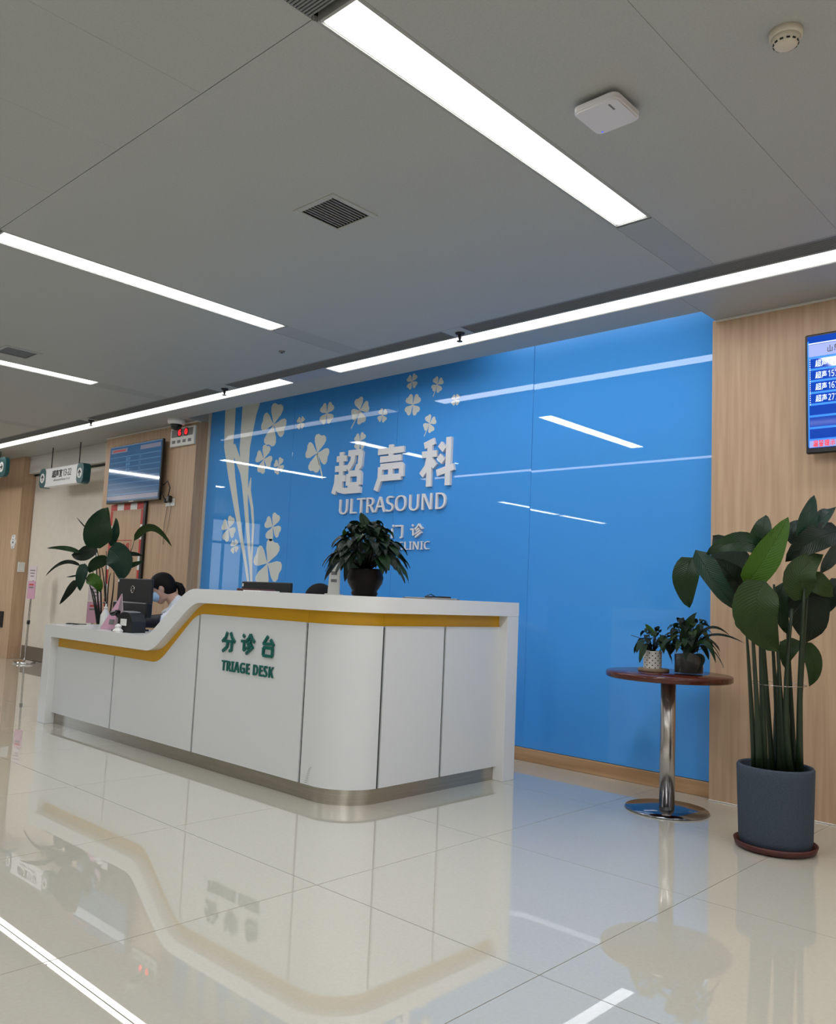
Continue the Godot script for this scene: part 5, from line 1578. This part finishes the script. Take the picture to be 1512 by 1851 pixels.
func on_desk() -> void:
	monitor(Vector3(-6.16, LO, -3.37), 0.0, "black monitor on the low counter, its back with round badge showing", 0.52, 0.30, 0.105, true)
	monitor(Vector3(-4.83, 0.75, -3.64), 0.0, "dark monitor whose top edge shows over the high counter", 0.56, 0.33, 0.135, false)
	# scanner, printer, tissue, bottle, card, spectacles
	var s := thing("barcode_scanner", "black barcode scanner on its stand in front of the badge monitor", "scanner", Vector3(-6.09, LO, -3.21), 0.3)
	put("foot", lathe([Vector2(0, 0), Vector2(0.045, 0), Vector2(0.045, 0.01), Vector2(0.012, 0.018), Vector2(0, 0.018)], 20), M.black, s)
	put("stand_arm", tube([Vector3(0, 0.015, 0), Vector3(0.02, 0.06, 0), Vector3(0.01, 0.11, 0), Vector3(-0.02, 0.13, 0)], [0.007], 8), M.chrome, s)
	put("head", box(Vector3(0.075, 0.035, 0.06), 0.012), M.black, s, Vector3(-0.035, 0.135, 0), Vector3(0, 0, 0.25))
	put("grip", tube([Vector3(-0.01, 0.125, 0), Vector3(0.035, 0.09, 0), Vector3(0.05, 0.03, 0.0)], [0.018, 0.016, 0.014], 10), M.matt, s)
	var p := thing("label_printer", "small black label printer with white sticker on the low counter", "printer", Vector3(-5.90, LO, -3.22), 0.12)
	put("case", extrude(PackedVector2Array([Vector2(-0.09, 0), Vector2(0.09, 0), Vector2(0.09, 0.085), Vector2(0.06, 0.135), Vector2(0.02, 0.15), Vector2(-0.05, 0.145), Vector2(-0.085, 0.11)]), -0.06, 0.06), M.matt, p, Vector3.ZERO, Vector3(0, 0, 0))
	put("lid", box(Vector3(0.09, 0.012, 0.10), 0.004), M.louvre, p, Vector3(-0.01, 0.150, 0), Vector3(0, 0, -0.05))
	put("sticker", box(Vector3(0.075, 0.05, 0.002)), M.paper, p, Vector3(-0.015, 0.075, 0.0605))
	var ti := thing("tissue", "crumpled white tissue beside the black label printer", "tissue", Vector3(-5.92, LO, -3.125))
	var tm := new_st()
	add_lathe(tm, [Vector2(0, 0), Vector2(0.035, 0.0), Vector2(0.040, 0.012), Vector2(0.022, 0.03), Vector2(0.026, 0.045), Vector2(0.008, 0.062), Vector2(0, 0.058)], 7)
	put("paper", done(tm), M.paper, ti)
	var b := thing("sanitizer_bottle", "white pump sanitizer bottle left of the pink card", "bottle", Vector3(-6.63, LO, -3.38))
	put("bottle", lathe([Vector2(0, 0), Vector2(0.036, 0), Vector2(0.040, 0.01), Vector2(0.038, 0.10), Vector2(0.018, 0.135), Vector2(0.014, 0.15), Vector2(0, 0.15)], 24), M.plastic, b)
	put("pump", lathe([Vector2(0, 0.15), Vector2(0.017, 0.15), Vector2(0.017, 0.165), Vector2(0.006, 0.168), Vector2(0.006, 0.195), Vector2(0, 0.195)], 16), M.plastic, b)
	put("spout", box(Vector3(0.06, 0.014, 0.018), 0.004), M.black, b, Vector3(-0.018, 0.199, 0))
	var k := thing("table_card", "slanted pink table card left of the badge monitor", "card", Vector3(-6.245, LO + 0.002, -3.228), 0.22)
	put("front_sheet", extrude(PackedVector2Array([Vector2(-0.09, 0), Vector2(0.07, 0), Vector2(0.07, 0.285), Vector2(0.04, 0.22)]), -0.002, 0.002), M.pink, k, Vector3(0, 0, 0.02), Vector3(-0.18, 0, 0))
	put("rear_sheet", extrude(PackedVector2Array([Vector2(-0.09, 0), Vector2(0.07, 0), Vector2(0.07, 0.285), Vector2(0.04, 0.22)]), -0.002, 0.002), M.pale, k, Vector3(0, 0, -0.08), Vector3(0.16, 0, 0))
	put("print_block", box(Vector3(0.06, 0.04, 0.001)), M.grey, k, Vector3(0.03, 0.06, 0.0115), Vector3(-0.18, 0, 0))
	var gl := thing("spectacles", "black folded spectacles on the low counter's left end", "spectacles", Vector3(-6.86, LO, -3.22), 0.35)
	for e in [-1.0, 1.0]:
		put("rim", tube(ring_points(Vector3(e * 0.036, 0.012, 0), 0.028), [0.004], 6), M.black, gl)
		put("temple", tube([Vector3(e * 0.064, 0.014, 0), Vector3(e * 0.085, 0.013, -0.06), Vector3(-e * 0.03, 0.010, -0.075)], [0.004], 6), M.black, gl)
	put("bridge", tube([Vector3(-0.010, 0.014, 0), Vector3(0, 0.018, 0.0), Vector3(0.010, 0.014, 0)], [0.004], 6), M.black, gl)
	# on the high counter
	var w := thing("counter_placard", "narrow upright white placard left of the counter plant", "placard", Vector3(-3.845, HI, -3.40), 0.62)
	put("panel", extrude(PackedVector2Array([Vector2(-0.036, 0), Vector2(0.036, 0), Vector2(0.030, 0.24), Vector2(-0.024, 0.24)]), -0.012, 0.012), M.plastic, w)
	put("print_block", box(Vector3(0.036, 0.022, 0.001)), M.grey, w, Vector3(0, 0.130, 0.0126))
	put("print_block", box(Vector3(0.036, 0.018, 0.001)), M.grey, w, Vector3(0, 0.085, 0.0126))
	put("foot", box(Vector3(0.10, 0.006, 0.06), 0.002), M.plastic, w, Vector3(0, 0.003, 0))
	var pl := thing("potted_plant", "bushy dark-leaved plant in a brown pot on the high counter", "potted plant", Vector3(-3.55, HI, -3.375))
	put("pot", lathe([Vector2(0, 0), Vector2(0.068, 0), Vector2(0.078, 0.015), Vector2(0.072, 0.03), Vector2(0.10, 0.075), Vector2(0.106, 0.11), Vector2(0.095, 0.145), Vector2(0.100, 0.155), Vector2(0.090, 0.158), Vector2(0.085, 0.14), Vector2(0, 0.14)], 40), M.clay, pl)
	put("soil", lathe([Vector2(0.086, 0.142), Vector2(0, 0.15)], 24), M.soil, pl)
	rosette(pl, Vector3(0, 0.15, 0), 150, 0.262, 0.225, 0.105, 0.060, [0, 5, 0, 5, 5, 5], false, true)
	put("leaf", leaf_mesh(Vector3(0.03, 0.36, 0.0), Vector3(0.0, 0.42, 0.02), Vector3(-0.035, 0.485, 0.03), Vector3(0.65, 0.2, 0.7), 0.062, false), M.leaf[0], pl)
	put("stem", tube([Vector3(0, 0.15, 0), Vector3(0.02, 0.26, 0), Vector3(0.03, 0.36, 0)], [0.004], 5), M.stem_dark, pl)
	put("leaf", leaf_mesh(Vector3(-0.10, 0.33, 0.08), Vector3(-0.085, 0.36, 0.10), Vector3(-0.06, 0.38, 0.12), Vector3(0.65, 0.2, 0.7), 0.03, false), M.leaf[2], pl)
	var cl := thing("clipboard", "clipboard with papers and a black pen on the high counter's side", "clipboard", Vector3(-3.50, HI, -3.90), 0.1)
	put("board", box(Vector3(0.22, 0.005, 0.30), 0.001), M.taupe, cl, Vector3(0, 0.0025, 0))
	put("sheet", box(Vector3(0.20, 0.003, 0.27), 0.0), M.paper, cl, Vector3(0, 0.0065, 0.0))
	put("clip", box(Vector3(0.09, 0.014, 0.03), 0.003), M.black, cl, Vector3(0, 0.013, -0.135))
	put("pen", tube([Vector3(0.05, 0.013, 0.13), Vector3(0.06, 0.014, -0.02)], [0.005], 8), M.black, cl)
	put("pen_chain", tube([Vector3(0.03, 0.012, 0.11), Vector3(0.045, 0.030, 0.07), Vector3(0.06, 0.012, 0.03)], [0.003], 6), M.black, cl)
	var rb := thing("red_folder", "red folder lying at the foot of the second monitor on the high counter", "folder", Vector3(-4.62, HI, -3.40), 0.1)
	put("cover", box(Vector3(0.22, 0.016, 0.15), 0.003), M.saucer, rb, Vector3(0, 0.008, 0))
	put("sheet", box(Vector3(0.20, 0.006, 0.14), 0.001), M.paper, rb, Vector3(0.06, 0.003, 0.01))

func people() -> void:
	var f := Vector2(-0.60, 0.80)
	var a := atan2(f.x, f.y)
	var h := Vector3(0, 1.135, 0.30)
	var d := Vector3(-0.60, 0, 0.80)
	var at := Vector3(-6.565, 0, -3.84) - d * h.z
	var t := thing("person", "woman in a white coat and blue mask bent over the desk", "person", at, a, "staff behind the desk")
	seated_person(t, h, 0.55, true)
	stool(at, "swivel stool under the woman with the blue mask")
	var a2 := atan2(-0.35, 0.94)
	var d2 := Vector3(-0.35, 0, 0.94)
	var h2 := Vector3(0, 1.085, 0.28)
	var at2 := Vector3(-4.66, 0, -3.98) - d2 * h2.z
	var t2 := thing("person", "dark-haired person whose head top shows above the high counter", "person", at2, a2, "staff behind the desk")
	seated_person(t2, h2, 0.45, false)
	stool(at2, "swivel stool under the person behind the high counter")
